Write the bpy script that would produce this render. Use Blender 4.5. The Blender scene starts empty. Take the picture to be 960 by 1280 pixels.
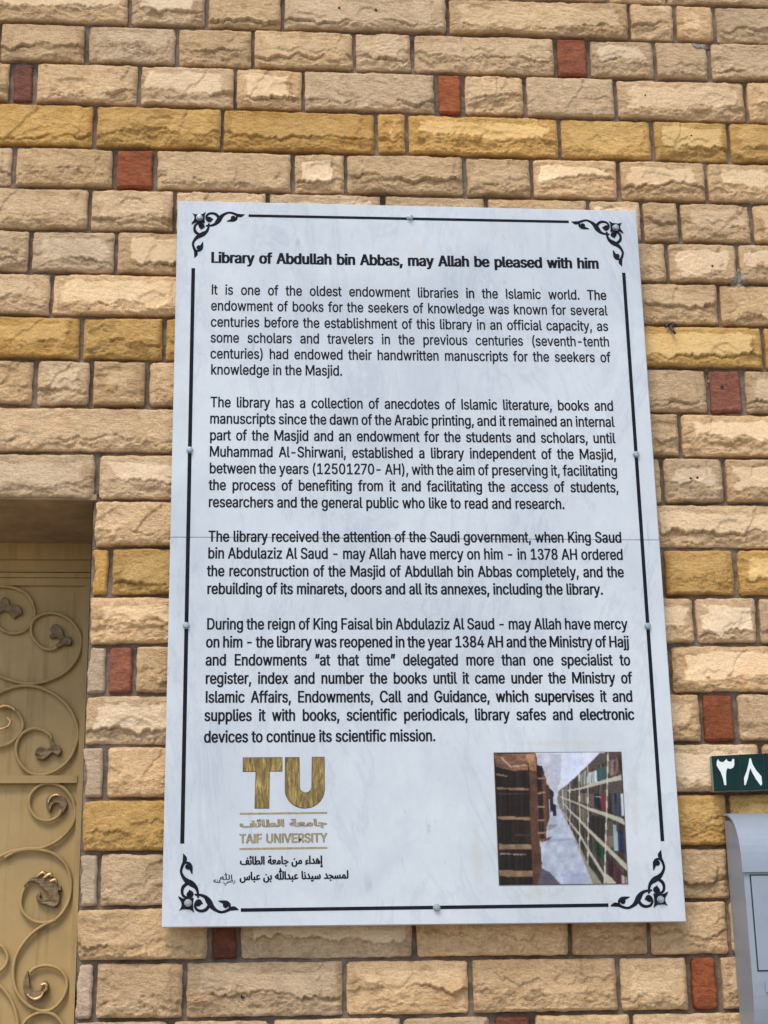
import bpy, math, random
import numpy as np
from mathutils import Vector, Matrix
R = math.radians
scene = bpy.context.scene
C = scene.collection

# ------------------------------------------------------------------ camera
FOC = 2173.87                     # focal length in pixels of the 960 px wide photograph
PL_Z = 1.89                       # height of the plaque's lower edge above the pavement
CR = Vector((0.99677169, -0.07838226, -0.01739013))
CU = Vector((-0.00816688, -0.31445715, 0.94923654))
CF = Vector((0.07987176, 0.94603008, 0.31408212))
CAM = Vector((0.14872746, -3.3595404, -0.29218996 + PL_Z))     # plaque face is the plane Y = 0
cd = bpy.data.cameras.new('camera'); cam = bpy.data.objects.new('camera', cd); C.objects.link(cam)
m = Matrix((CR, CU, -CF)).transposed().to_4x4(); m.translation = CAM; cam.matrix_world = m
cd.sensor_fit = 'HORIZONTAL'; cd.sensor_width = 36.0; cd.lens = 36.0 * FOC / 960.0
cd.clip_start = 0.05; cd.clip_end = 500
scene.camera = cam

# ------------------------------------------------------------------ light
SUN_EL, SUN_AZ = 57.0, 205.0      # soft high light, from the upper left in front of the wall
world = bpy.data.worlds.new("World"); scene.world = world; world.use_nodes = True
wn = world.node_tree; wn.nodes.clear()
sky = wn.nodes.new('ShaderNodeTexSky'); sky.sky_type = 'NISHITA'; sky.sun_disc = False
sky.sun_elevation = R(SUN_EL); sky.sun_rotation = R(SUN_AZ)
sky.air_density = 1.0; sky.dust_density = 1.5; sky.ozone_density = 1.0
bg = wn.nodes.new('ShaderNodeBackground'); bg.inputs['Strength'].default_value = 0.115
wo = wn.nodes.new('ShaderNodeOutputWorld')
wn.links.new(sky.outputs[0], bg.inputs[0]); wn.links.new(bg.outputs[0], wo.inputs[0])
sl = bpy.data.lights.new('sun', 'SUN'); sl.energy = 1.2; sl.angle = R(28); sl.color = (1.0, 0.93, 0.82)
so = bpy.data.objects.new('sun', sl); C.objects.link(so)
az = R(SUN_AZ); el = R(SUN_EL)
sd = Vector((math.sin(az) * math.cos(el), math.cos(az) * math.cos(el), math.sin(el)))
so.rotation_euler = sd.to_track_quat('Z', 'Y').to_euler()
so.location = (-2, -6, 9)
scene.view_settings.view_transform = 'Standard'; scene.view_settings.look = 'None'
scene.view_settings.exposure = 0.88; scene.view_settings.gamma = 1.0
scene.view_settings.use_curve_mapping = False
# ------------------------------------------------------------------ helpers
WALL = 0.060                      # Y of the mortar face; stones stand 10..30 mm proud of it, the plaque is in front
STONE = 0.042                     # mean Y of the stone faces
def P(u, v, Y=0.0):               # the point of the plane at depth Y that stands at this place of the photograph
    d = CR * ((u - 480) / FOC) - CU * ((v - 640) / FOC) + CF
    return CAM + d * ((Y - CAM.y) / d.y)
def tag(o, label=None, cat=None, group=None, kind=None):
    if label: o['label'] = label
    if cat: o['category'] = cat
    if group: o['group'] = group
    if kind: o['kind'] = kind
    return o
def link(name, data, parent=None, mat=None):
    o = bpy.data.objects.new(name, data); C.objects.link(o)
    if parent is not None:
        o.parent = parent; o.matrix_parent_inverse = Matrix.Translation(-parent.location)
    if mat is not None and data is not None:
        data.materials.clear(); data.materials.append(mat)
    return o
def mesh(name, verts, faces, mat, parent=None, smooth=False):
    me = bpy.data.meshes.new(name); me.from_pydata([tuple(v) for v in verts], [], faces)
    me.update()
    if smooth: me.polygons.foreach_set('use_smooth', [True] * len(me.polygons))
    return link(name, me, parent, mat)
def empty(name, loc):
    o = bpy.data.objects.new(name, None); o.empty_display_size = 0.1; o.location = loc; C.objects.link(o); return o
def prism(name, poly, y0, y1, mat, parent=None, bevel=0.0):
    """outline poly [(x,z)] counter-clockwise seen from the street, front face at y0, back at y1, edge chamfer"""
    n = len(poly); vs = []; fs = []
    c = Vector((sum(p[0] for p in poly) / n, sum(p[1] for p in poly) / n))
    if bevel > 0:
        ins = []
        for i in range(n):
            a, b, d = Vector(poly[i - 1]), Vector(poly[i]), Vector(poly[(i + 1) % n])
            e1 = (b - a).normalized(); e2 = (d - b).normalized()
            n1 = Vector((-e1.y, e1.x)); n2 = Vector((-e2.y, e2.x))
            bi = (n1 + n2); bi = bi / max(bi.dot(n1), 0.2); ins.append(b + bi * bevel)
        rings = [[(p.x, y0, p.y) for p in ins], [(p[0], y0 + bevel, p[1]) for p in poly], [(p[0], y1, p[1]) for p in poly]]
    else:
        rings = [[(p[0], y0, p[1]) for p in poly], [(p[0], y1, p[1]) for p in poly]]
    for r in rings: vs += r
    fs.append(list(range(n)))
    for k in range(len(rings) - 1):
        for i in range(n):
            j = (i + 1) % n
            fs.append([k * n + i, (k + 1) * n + i, (k + 1) * n + j, k * n + j])
    fs.append([(len(rings) - 1) * n + i for i in reversed(range(n))])
    return mesh(name, vs, fs, mat, parent)
def quadp(pts, Y):                # pixel outline -> [(x,z)]
    return [(P(u, v, Y).x, P(u, v, Y).z) for u, v in pts]
def tube(name, pts, rad, mat, parent=None, n=8, flat=1.0, radii=None):
    pts = [Vector(p) for p in pts]; vs = []; fs = []
    for i, p in enumerate(pts):
        t = (pts[min(i + 1, len(pts) - 1)] - pts[max(i - 1, 0)]).normalized()
        s = t.cross(Vector((0, 1, 0)));
        if s.length < 1e-4: s = Vector((1, 0, 0))
        s.normalize(); w = s.cross(t).normalized()
        r = rad if radii is None else radii[i]
        for k in range(n):
            a = 2 * math.pi * k / n
            vs.append(p + s * (r * math.cos(a)) + w * (r * flat * math.sin(a)))
    for i in range(len(pts) - 1):
        for k in range(n):
            l = (k + 1) % n
            fs.append([i * n + k, i * n + l, (i + 1) * n + l, (i + 1) * n + k])
    fs.append(list(range(n))[::-1]); fs.append([(len(pts) - 1) * n + k for k in range(n)])
    return mesh(name, vs, fs, mat, parent, smooth=True)
def spline(pts, m=6):             # Catmull-Rom through 2-D points
    out = []; n = len(pts)
    for i in range(n - 1):
        p0 = pts[max(i - 1, 0)]; p1 = pts[i]; p2 = pts[i + 1]; p3 = pts[min(i + 2, n - 1)]
        for k in range(m):
            t = k / m
            out.append(tuple(0.5 * ((2 * b) + (-a + c) * t + (2 * a - 5 * b + 4 * c - d) * t * t + (-a + 3 * b - 3 * c + d) * t ** 3)
                             for a, b, c, d in zip(p0, p1, p2, p3)))
    out.append(tuple(pts[-1])); return out

# ------------------------------------------------------------------ materials
def mat(name):
    m = bpy.data.materials.new(name); m.use_nodes = True; nt = m.node_tree
    return m, nt, nt.nodes['Principled BSDF']
def ramp(nt, pts):
    r = nt.nodes.new('ShaderNodeValToRGB'); e = r.color_ramp.elements
    while len(e) > 1: e.remove(e[0])
    e[0].position = pts[0][0]; e[0].color = (*pts[0][1], 1)
    for p, c in pts[1:]:
        x = e.new(p); x.color = (*c, 1)
    return r
def noise(nt, vec, scale, detail=6, rough=0.6, dist=0.0):
    n = nt.nodes.new('ShaderNodeTexNoise'); n.inputs['Scale'].default_value = scale
    n.inputs['Detail'].default_value = detail; n.inputs['Roughness'].default_value = rough
    n.inputs['Distortion'].default_value = dist
    if vec is not None: nt.links.new(vec, n.inputs['Vector'])
    return n
def coords(nt, scale=(1, 1, 1), off=None):
    g = nt.nodes.new('ShaderNodeNewGeometry'); mp = nt.nodes.new('ShaderNodeMapping'); mp.vector_type = 'POINT'
    mp.inputs['Scale'].default_value = scale
    nt.links.new(g.outputs['Position'], mp.inputs['Vector']); return mp.outputs['Vector']
def mix(nt, mode, fac, a, b):
    x = nt.nodes.new('ShaderNodeMix'); x.data_type = 'RGBA'; x.blend_type = mode
    def put(i, v):
        if isinstance(v, (int, float)): x.inputs[i].default_value = v
        elif isinstance(v, tuple): x.inputs[i].default_value = (*v, 1)
        else: nt.links.new(v, x.inputs[i])
    put(0, fac); put(6, a); put(7, b); return x.outputs[2]
def bump(nt, bsdf, h, strength, dist):
    b = nt.nodes.new('ShaderNodeBump'); b.inputs['Strength'].default_value = strength; b.inputs['Distance'].default_value = dist
    nt.links.new(h, b.inputs['Height']); nt.links.new(b.outputs[0], bsdf.inputs['Normal']); return b
def math_(nt, op, a, b=None, clamp=False):
    x = nt.nodes.new('ShaderNodeMath'); x.operation = op; x.use_clamp = clamp
    for i, v in enumerate((a, b)):
        if v is None: continue
        if isinstance(v, (int, float)): x.inputs[i].default_value = v
        else: nt.links.new(v, x.inputs[i])
    return x.outputs[0]

def stone_mat(name, base, worn, dirt, rnd=0.10, rough=0.9):
    """split sandstone: colour drifts from stone to stone, bedding streaks, pits, rust blooms, paler worn face"""
    m, nt, b = mat(name); v = coords(nt); vb = coords(nt, (1, 1, 1.9))
    oi = nt.nodes.new('ShaderNodeObjectInfo')
    n1 = noise(nt, v, 9, 5, 0.6); n2 = noise(nt, vb, 38, 7, 0.7, 0.6); n3 = noise(nt, v, 320, 3, 0.7)
    at = nt.nodes.new('ShaderNodeAttribute'); at.attribute_name = 'worn'
    tn = nt.nodes.new('ShaderNodeAttribute'); tn.attribute_name = 'tone'
    r2 = ramp(nt, [(0.30, dirt), (0.52, base), (0.75, worn)]); nt.links.new(n2.outputs[0], r2.inputs[0])
    c = mix(nt, 'MIX', 0.75, base, r2.outputs[0])
    r1 = ramp(nt, [(0.35, (0.86, 0.82, 0.78)), (0.6, (1.05, 1.02, 1.0))]); nt.links.new(n1.outputs[0], r1.inputs[0])
    c = mix(nt, 'MULTIPLY', 0.8, c, r1.outputs[0])
    c = mix(nt, 'MIX', math_(nt, 'MULTIPLY', at.outputs['Fac'], 0.8), c, worn)
    # rust-pink blooms
    nr = noise(nt, v, 5.0, 6, 0.65, 0.8); rr = ramp(nt, [(0.56, (0, 0, 0)), (0.70, (1, 1, 1))]); nt.links.new(nr.outputs[0], rr.inputs[0])
    c = mix(nt, 'MIX', math_(nt, 'MULTIPLY', rr.outputs[0], 0.30), c, (base[0] * 0.95, base[1] * 0.70, base[2] * 0.55))
    # grey-brown grime in blotches and fine speckle
    nd = noise(nt, v, 26, 8, 0.75, 0.3); rd = ramp(nt, [(0.58, (0, 0, 0)), (0.72, (1, 1, 1))]); nt.links.new(nd.outputs[0], rd.inputs[0])
    c = mix(nt, 'MIX', math_(nt, 'MULTIPLY', rd.outputs[0], 0.45), c, dirt)
    r3 = ramp(nt, [(0.32, (0.66, 0.63, 0.60)), (0.52, (1.03, 1.03, 1.03))]); nt.links.new(n3.outputs[0], r3.inputs[0])
    c = mix(nt, 'MULTIPLY', 0.7, c, r3.outputs[0])
    # tiny dark pits
    vo = nt.nodes.new('ShaderNodeTexVoronoi'); vo.inputs['Scale'].default_value = 95; nt.links.new(v, vo.inputs['Vector'])
    pit = ramp(nt, [(0.0, (0.25, 0.25, 0.25)), (0.13, (1, 1, 1))]); nt.links.new(vo.outputs['Distance'], pit.inputs[0])
    npz = noise(nt, v, 12, 2); rpz = ramp(nt, [(0.52, (0, 0, 0)), (0.66, (1, 1, 1))]); nt.links.new(npz.outputs[0], rpz.inputs[0])
    c = mix(nt, 'MULTIPLY', math_(nt, 'MULTIPLY', rpz.outputs[0], 0.7), c, pit.outputs[0])
    c = mix(nt, 'MULTIPLY', 1.0, c, tn.outputs['Color'])
    nt.links.new(c, b.inputs['Base Color']); b.inputs['Roughness'].default_value = rough
    b.inputs['Specular IOR Level'].default_value = 0.25
    nf = noise(nt, vb, 75, 9, 0.72, 0.5)
    vc = nt.nodes.new('ShaderNodeTexVoronoi'); vc.inputs['Scale'].default_value = 55; vc.inputs['Detail'].default_value = 3; vc.inputs['Roughness'].default_value = .7
    wp = nt.nodes.new('ShaderNodeVectorMath'); wp.operation = 'MULTIPLY_ADD'; nt.links.new(nf.outputs['Color'], wp.inputs[0]); wp.inputs[1].default_value = (.02, .02, .02); nt.links.new(vb, wp.inputs[2])
    nt.links.new(wp.outputs[0], vc.inputs['Vector'])
    h = math_(nt, 'ADD', math_(nt, 'MULTIPLY', n3.outputs[0], 0.45), math_(nt, 'MULTIPLY', nf.outputs[0], 1.0))
    h = math_(nt, 'ADD', h, math_(nt, 'MULTIPLY', vc.outputs['Distance'], 0.55))
    h = math_(nt, 'ADD', h, math_(nt, 'MULTIPLY', math_(nt, 'MULTIPLY', pit.outputs[0], rpz.outputs[0]), 0.25))
    bn = bump(nt, b, h, 0.85, 0.006); nt.links.new(math_(nt, 'SUBTRACT', 0.85, math_(nt, 'MULTIPLY', at.outputs['Fac'], 0.55)), bn.inputs['Strength'])
    return m
M = {}
M['tan'] = stone_mat('tan_sandstone', (0.80, 0.56, 0.315), (0.87, 0.66, 0.42), (0.46, 0.30, 0.165))
M['yellow'] = stone_mat('yellow_sandstone', (0.74, 0.44, 0.135), (0.84, 0.57, 0.24), (0.42, 0.235, 0.08))
M['pale'] = stone_mat('pale_dressed_sandstone', (0.72, 0.56, 0.39), (0.78, 0.63, 0.46), (0.55, 0.39, 0.25))
M['red'] = stone_mat('red_clay', (0.32, 0.108, 0.056), (0.42, 0.19, 0.12), (0.13, 0.06, 0.04))

def simple(name, col, rough, metal=0.0, spec=0.5, nscale=None, namp=0.1, bscale=None, bstr=0.2, bdist=0.001):
    m, nt, b = mat(name); v = coords(nt)
    b.inputs['Base Color'].default_value = (*col, 1); b.inputs['Roughness'].default_value = rough
    b.inputs['Metallic'].default_value = metal; b.inputs['Specular IOR Level'].default_value = spec
    if nscale:
        n = noise(nt, v, nscale, 6, 0.65)
        lo = tuple(c * (1 - namp) for c in col); hi = tuple(min(1, c * (1 + namp)) for c in col)
        r = ramp(nt, [(0.3, lo), (0.7, hi)]); nt.links.new(n.outputs[0], r.inputs[0]); nt.links.new(r.outputs[0], b.inputs['Base Color'])
    if bscale:
        n = noise(nt, v, bscale, 6, 0.65); bump(nt, b, n.outputs[0], bstr, bdist)
    return m
M['mortar'] = simple('grey_brown_mortar', (0.205, 0.16, 0.12), 0.95, spec=0.2, nscale=30, namp=0.45, bscale=90, bstr=0.9, bdist=0.006)
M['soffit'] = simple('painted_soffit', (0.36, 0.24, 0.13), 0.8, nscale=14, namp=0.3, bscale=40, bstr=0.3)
M['gate'] = simple('tan_gate_paint', (0.48, 0.325, 0.133), 0.5, spec=0.3, nscale=7, namp=0.12, bscale=220, bstr=0.08)
def _streaks():                   # faint rusty runs down the sheet
    m = M['gate']; nt = m.node_tree; b = nt.nodes['Principled BSDF']; src = b.inputs['Base Color'].links[0].from_socket
    n = noise(nt, coords(nt, (1, 1, 0.06)), 45, 4, 0.6); r = ramp(nt, [(0.55, (1, 1, 1)), (0.70, (0.74, 0.68, 0.62))]); nt.links.new(n.outputs[0], r.inputs[0])
    n2 = noise(nt, coords(nt), 260, 3, 0.7); r2 = ramp(nt, [(0.66, (1, 1, 1)), (0.74, (0.62, 0.55, 0.48))]); nt.links.new(n2.outputs[0], r2.inputs[0])
    c = mix(nt, 'MULTIPLY', 0.8, src, r.outputs[0]); c = mix(nt, 'MULTIPLY', 0.5, c, r2.outputs[0]); nt.links.new(c, b.inputs['Base Color'])
_streaks()
M['bronze'] = simple('bronzed_paint', (0.23, 0.15, 0.07), 0.42, spec=0.35, nscale=70, namp=0.5, bscale=150, bstr=0.3, bdist=0.002)
M['gilt'] = simple('worn_gilt_paint', (0.58, 0.36, 0.16), 0.33, metal=0.6, nscale=120, namp=0.45, bscale=200, bstr=0.4, bdist=0.002)
M['black'] = simple('black_letter_paint', (0.010, 0.011, 0.018), 0.8, spec=.15, nscale=60, namp=0.5)
M['steel'] = simple('zinc_bolt', (0.40, 0.43, 0.43), 0.36, metal=0.9, nscale=300, namp=0.15)
M['dark'] = simple('dark_gap', (0.02, 0.016, 0.013), 0.9)
M['plastic'] = simple('grey_wall_plug', (0.38, 0.34, 0.29), 0.6)
M['cable'] = simple('black_cable_rubber', (0.035, 0.03, 0.028), 0.5)
M['copper'] = simple('bare_copper', (0.45, 0.16, 0.08), 0.4, metal=0.7)
M['patch'] = simple('grey_cement_patch', (0.27, 0.235, 0.195), 0.95, nscale=60, namp=0.35, bscale=90, bstr=0.8, bdist=0.004)
M['tile'] = simple('dark_green_glaze', (0.004, 0.026, 0.024), 0.35, spec=0.18, nscale=40, namp=0.3)
M['tile_side'] = simple('unglazed_tile_edge', (0.22, 0.27, 0.23), 0.7)
M['digit'] = simple('white_glaze', (0.78, 0.80, 0.77), 0.3)
M['box'] = simple('grey_mailbox_paint', (0.295, 0.33, 0.375), 0.42, metal=0.15, spec=0.5, nscale=18, namp=0.07, bscale=400, bstr=0.08)
M['slot'] = simple('mailbox_gap', (0.02, 0.02, 0.025), 0.6)
M['pave'] = simple('concrete_pavement', (0.34, 0.30, 0.25), 0.9, nscale=3, namp=0.2, bscale=60, bstr=0.4)

def marble():
    m, nt, b = mat('white_veined_marble'); v = coords(nt)
    a = noise(nt, coords(nt, (1, 1, 0.30)), 4.5, 9, 0.7, 0.9)
    r = ramp(nt, [(0.0, (0.625, 0.66, 0.68)), (0.47, (0.625, 0.66, 0.68)), (0.50, (0.56, 0.60, 0.63)), (0.52, (0.625, 0.66, 0.68)), (1.0, (0.65, 0.69, 0.705))])
    nt.links.new(a.outputs[0], r.inputs[0]); c = r.outputs[0]
    n2 = noise(nt, v, 3.0, 5, 0.6, 0.5); r2 = ramp(nt, [(0.36, (0.83, 0.85, 0.87)), (0.60, (1, 1, 1))]); nt.links.new(n2.outputs[0], r2.inputs[0])
    c = mix(nt, 'MULTIPLY', 0.9, c, r2.outputs[0])
    n5 = noise(nt, coords(nt, (1, 1, 0.6)), 40, 8, 0.75, 0.4); r5 = ramp(nt, [(0.35, (0.95, 0.955, 0.965)), (0.6, (1.01, 1.01, 1.01))]); nt.links.new(n5.outputs[0], r5.inputs[0])
    c = mix(nt, 'MULTIPLY', 1.0, c, r5.outputs[0])
    # short dark grey vein flecks
    n3 = noise(nt, coords(nt, (1.9, 1, 0.55)), 30, 5, 0.62, 1.1); r3 = ramp(nt, [(0.62, (1, 1, 1)), (0.74, (0.58, 0.60, 0.66))]); nt.links.new(n3.outputs[0], r3.inputs[0])
    n6 = noise(nt, v, 5, 3); r6 = ramp(nt, [(0.42, (0, 0, 0)), (0.62, (1, 1, 1))]); nt.links.new(n6.outputs[0], r6.inputs[0])
    c = mix(nt, 'MULTIPLY', math_(nt, 'MULTIPLY', r6.outputs[0], 0.85), c, r3.outputs[0])
    # faint buff glue / rust stains
    n4 = noise(nt, coords(nt, (1, 1, 0.5)), 5.5, 7, 0.7, 1.0); r4 = ramp(nt, [(0.60, (0, 0, 0)), (0.70, (1, 1, 1))]); nt.links.new(n4.outputs[0], r4.inputs[0])
    c = mix(nt, 'MIX', math_(nt, 'MULTIPLY', r4.outputs[0], 0.35), c, (0.60, 0.55, 0.48))
    # old adhesive smears round the printed picture
    for (pu, pv_, du, dv, rot) in ((705, 929, 60, 4, 0.02), (793, 1000, 5, 55, 0), (597, 1075, 7, 45, 0), (670, 1118, 30, 8, 0)):
        p = P(pu, pv_, 0); g = nt.nodes.new('ShaderNodeNewGeometry'); mp = nt.nodes.new('ShaderNodeMapping')
        mp.vector_type = 'POINT'; s_ = 1 / .0016
        mp.inputs['Scale'].default_value = (s_ / du, 1, s_ / dv); mp.inputs['Location'].default_value = (-p.x * s_ / du, 0, -p.z * s_ / dv)
        nt.links.new(g.outputs['Position'], mp.inputs['Vector'])
        ln = nt.nodes.new('ShaderNodeVectorMath'); ln.operation = 'LENGTH'; nt.links.new(mp.outputs['Vector'], ln.inputs[0])
        nn = noise(nt, coords(nt), 60, 6, 0.7)
        d_ = math_(nt, 'ADD', ln.outputs['Value'], math_(nt, 'MULTIPLY', math_(nt, 'SUBTRACT', nn.outputs[0], 0.5), 3.0))
        rr_ = ramp(nt, [(0.55, (1, 1, 1)), (1.0, (0, 0, 0))]); nt.links.new(d_, rr_.inputs[0])
        c = mix(nt, 'MIX', math_(nt, 'MULTIPLY', rr_.outputs[0], 0.36), c, (0.56, 0.51, 0.44))
    nt.links.new(c, b.inputs['Base Color']); b.inputs['Roughness'].default_value = 0.35
    b.inputs['Specular IOR Level'].default_value = 0.35
    nb = noise(nt, v, 150, 4, 0.6); bump(nt, b, nb.outputs[0], 0.05, 0.001)
    return m
M['marble'] = marble()
def gold():
    m, nt, b = mat('brushed_gold_paint'); v = coords(nt, (1, 1, 0.14))
    n = noise(nt, v, 190, 6, 0.75, 0.5); r = ramp(nt, [(0.34, (0.10, 0.062, 0.022)), (0.5, (0.24, 0.155, 0.045)), (0.66, (0.58, 0.40, 0.12))]); nt.links.new(n.outputs[0], r.inputs[0])
    nt.links.new(r.outputs[0], b.inputs['Base Color']); b.inputs['Roughness'].default_value = 0.38; b.inputs['Metallic'].default_value = 0.45
    bump(nt, b, n.outputs[0], 0.5, 0.001); return m
M['gold'] = gold()
M['gold_line'] = simple('dull_gold_paint', (0.36, 0.275, 0.13), 0.45, metal=0.2, nscale=90, namp=0.35)
M['gold_edge'] = simple('dark_engraved_edge', (0.085, 0.06, 0.03), 0.6)
def attr_mat(name, attr, rough):
    m, nt, b = mat(name); a = nt.nodes.new('ShaderNodeAttribute'); a.attribute_name = attr
    nt.links.new(a.outputs['Color'], b.inputs['Base Color']); b.inputs['Roughness'].default_value = rough
    b.inputs['Specular IOR Level'].default_value = 0.2; return m
M['print'] = attr_mat('printed_picture', 'ink', 0.4)

# ------------------------------------------------------------------ ground
pv = mesh('pavement', [(-60, -60, 0), (60, -60, 0), (60, 1.2, 0), (-60, 1.2, 0)], [[0, 1, 2, 3]], M['pave']); tag(pv, kind='structure')

# ------------------------------------------------------------------ the wall of split stones
rs = np.random.RandomState(11); random.seed(5)
_lat = rs.rand(4096)
def vnoise(x, y, seed):
    xi = np.floor(x).astype(int); yi = np.floor(y).astype(int); fx = x - xi; fy = y - yi
    fx = fx * fx * (3 - 2 * fx); fy = fy * fy * (3 - 2 * fy)
    def h(i, j): return _lat[(i * 374761 + j * 668265 + seed * 9973) % 4093]
    return (h(xi, yi) * (1 - fx) + h(xi + 1, yi) * fx) * (1 - fy) + (h(xi, yi + 1) * (1 - fx) + h(xi + 1, yi + 1) * fx) * fy
def fbm(x, y, seed, o=4, g=0.5):
    s = 0; a = 1; t = 0
    for k in range(o):
        s = s + a * (vnoise(x, y, seed + 17 * k) * 2 - 1); t += a; a *= g; x = x * 2.03 + 5.1; y = y * 2.03 + 1.7
    return s / t
def sstep(a, b, x):
    t = np.clip((x - a) / (b - a), 0, 1); return t * t * (3 - 2 * t)

def stone_mesh(name, quad, style, seed, step=0.0031, y_back=None, jag=0.0):
    """quad = (x0,x1, zb0,zb1, zt0,zt1): left/right edge, bottom and top edge height at the left and right end"""
    x0, x1, zb0, zb1, zt0, zt1 = quad; w = x1 - x0; h = (zt0 + zt1 - zb0 - zb1) / 2
    nu = max(6, int(w / step)); nv = max(6, int(h / step))
    U, V = np.meshgrid(np.linspace(0, 1, nu + 1), np.linspace(0, 1, nv + 1))
    # squeeze samples to the rim so that the arris is crisp
    def rim(t, n):
        t = t.copy(); t[(t > 0) & (t < 1.5 / n)] = 0.45 / n; t[(t < 1) & (t > 1 - 1.5 / n)] = 1 - 0.45 / n; return t
    U = rim(U, nu); V = rim(V, nv)
    x = U * w; z = V * h; S = 1.0 / 0.085
    rr = np.random.RandomState(seed)
    e = np.minimum(np.minimum(x, w - x), np.minimum(z, h - z))
    fx, fz = x * S, z * S
    base_y = {'flat': 0.010}.get(style, 0.008) + rr.rand() * 0.004
    worn = np.zeros_like(x)
    if style == 'flat':                       # dressed quoin or clay brick: nearly flat face
        hgt = 0.004 * sstep(0, 0.004, e) + 0.0022 * fbm(fx * 2.5, fz * 2.5, seed, 5, .65) 
    else:
        h_ = h; A = 0.85 + 0.3 * rr.rand()
        def ridge(X_, Z_, sd_, o=4, g=.55): return 1 - np.abs(fbm(X_, Z_, sd_, o, g)) * 2.4
        # warp, so that every line wanders
        wx = fx + .22 * fbm(fx * 1.7, fz * 1.7, seed + 2, 3); wz = fz + .16 * fbm(fx * 1.9, fz * 1.9, seed + 4, 4, .6)
        Lb = 0.33 + 0.26 * (rr.rand() - 0.5); weak = .3 if rr.rand() < .28 else .6 + .5 * rr.rand()
        led = Lb + 0.20 * fbm(fx * 0.8, fx * 0 + 3.3, seed, 3, 0.5) + 0.13 * fbm(fx * 3.6, fx * 0 + 7.7, seed + 3, 4, 0.7)
        scal = np.abs(np.sin(fx * (2.0 + rr.rand() * 2) + 3 * fbm(fx * .8, fx * 0, seed + 15, 2) + rr.rand() * 6)); led = led + (0.05 + .06 * rr.rand()) * (scal - .6)
        Vw = V + 0.05 * fbm(fx * 5, fz * 5, seed + 9, 4, .7)
        dl = led - Vw
        amp = np.clip(.66 + 1.5 * fbm(fx * 0.9, fx * 0 + 11, seed + 18, 2), .12, 1.15) * weak          # the lip fades in and out along the stone
        drop = sstep(-0.004, 0.016, dl)
        second = sstep(0.0, 0.016, dl - 0.10 - 0.16 * (fbm(fx * 1.7, fx * 0 + 1.5, seed + 21, 4, .65) + .3)) * np.clip(.2 + 1.6 * fbm(fx * 1.3, fx * 0 + 2, seed + 24, 2), 0, 1)
        third = sstep(0.0, 0.014, (led + .16 + .22 * fbm(fx * 1.4, fx * 0 + 31, seed + 27, 4, .65)) - Vw) * (1 - drop) * np.clip(2.2 * fbm(fx * 1.1, fx * 0 + 5, seed + 28, 2) - .25, 0, 1)
        # raised face: quick rise off the upper arris, lean outwards to the lip
        rise = sstep(0, .10 + .10 * fbm(fx * 2.2, fx * 0 + 4, seed + 13, 3, .6), 1 - V); side = sstep(0, .11, x / h) * sstep(0, .11, (w - x) / h)
        H = 0.0062 + 0.0030 * rise * (.35 + .65 * side) + 0.0040 * np.clip(1 - V, 0, 1) * side
        H = H - drop * amp * 0.0062 - second * 0.0030 - third * 0.0026
        H = H - amp * 0.0030 * np.exp(-((dl - 0.022) / 0.018) ** 2)      # shadowed notch right under the lip
        H = H - 0.0016 * sstep(.04, .42, dl)
        if rr.rand() < .4:                        # one slanting flake scar across the face
            ang = (rr.rand() - .5) * 2.0; c0 = (.2 + .6 * rr.rand()) * w * S; pr = (fx - c0) * math.cos(ang) + (fz - .5) * math.sin(ang) + .22 * fbm(fx * 1.6, fz * 1.6, seed + 81, 4, .65)
            H = H - .0030 * sstep(-.01, .03, pr) * np.exp(-np.clip(pr, 0, 9) / .35) * (1 - .6 * drop)
        if rr.rand() < .5:                        # spalled hollow
            cx_, cz_ = rr.rand() * w * S, (.35 + .4 * rr.rand()); dd = np.hypot((fx - cx_) * .6, fz - cz_) + .16 * fbm(fx * 2, fz * 2, seed + 83, 4, .7)
            H = H - .0030 * (1 - sstep(.16, .24, dd))
        # flaked sides
        for q, sdv in ((x / h, seed + 6), (((w - x) / h), seed + 8)):
            if rr.rand() < .6:
                lim = .14 + .30 * rr.rand() + .26 * fbm(fz * 1.6, fz * 0 + 2.2, sdv, 4, .65) + .06 * fbm(fx * 4, fz * 4, sdv + 1, 3, .6)
                H = H - 0.0026 * (1 - sstep(-.01, .05, q - lim)) * (1 - .5 * drop)
        kk = .22 if rr.rand() > .22 else .8
        lowz = np.clip(drop + .5 * (1 - rise), 0, 1)
        crk = ridge(wx * 1.5, wz * 3.2, seed + 31, 4, .6)                                     # stretched crinkles
        H = H + (0.0006 * (kk + .5) + 0.0030 * lowz) * (crk - .5)
        T = fbm(wx * 1.5, wz * 3.0, seed + 33, 5, 0.6); n_ = 4.5; q = T * n_ + 10
        ter = (np.floor(q) + sstep(0.42, 0.58, q - np.floor(q)) - 10) / n_
        H = H + (0.0036 * kk + 0.0034 * lowz) * ter + (0.0011 + 0.0017 * lowz) * fbm(fx * 7, fz * 10, seed + 41, 5, .78)
        hgt = A * 1.15 * np.clip(H, 0.0002, .0225) * (.78 + .22 * sstep(0, 0.0028, e))
        plateau = (1 - drop) * sstep(0.0, 0.05, 1 - V - .18 + 0.16 * fbm(fx * 1.6, fz * 1.6, seed + 51, 4, .65)) * sstep(0, .05, x / h - .2 + .3 * fbm(fx * 2, fz * 2, seed + 52, 4, .6)) * sstep(0, .05, (w - x) / h - .2 + .3 * fbm(fx * 2, fz * 2, seed + 53, 4, .6))
        wa = rr.rand() if rr.rand() < .7 else rr.rand() * .3; worn = plateau * wa
        H = H * (1 - .35 * plateau * wa) + .35 * plateau * wa * .0115; hgt = A * 1.15 * np.clip(H, 0.0002, .0225) * (.78 + .22 * sstep(0, 0.0028, e))
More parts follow.
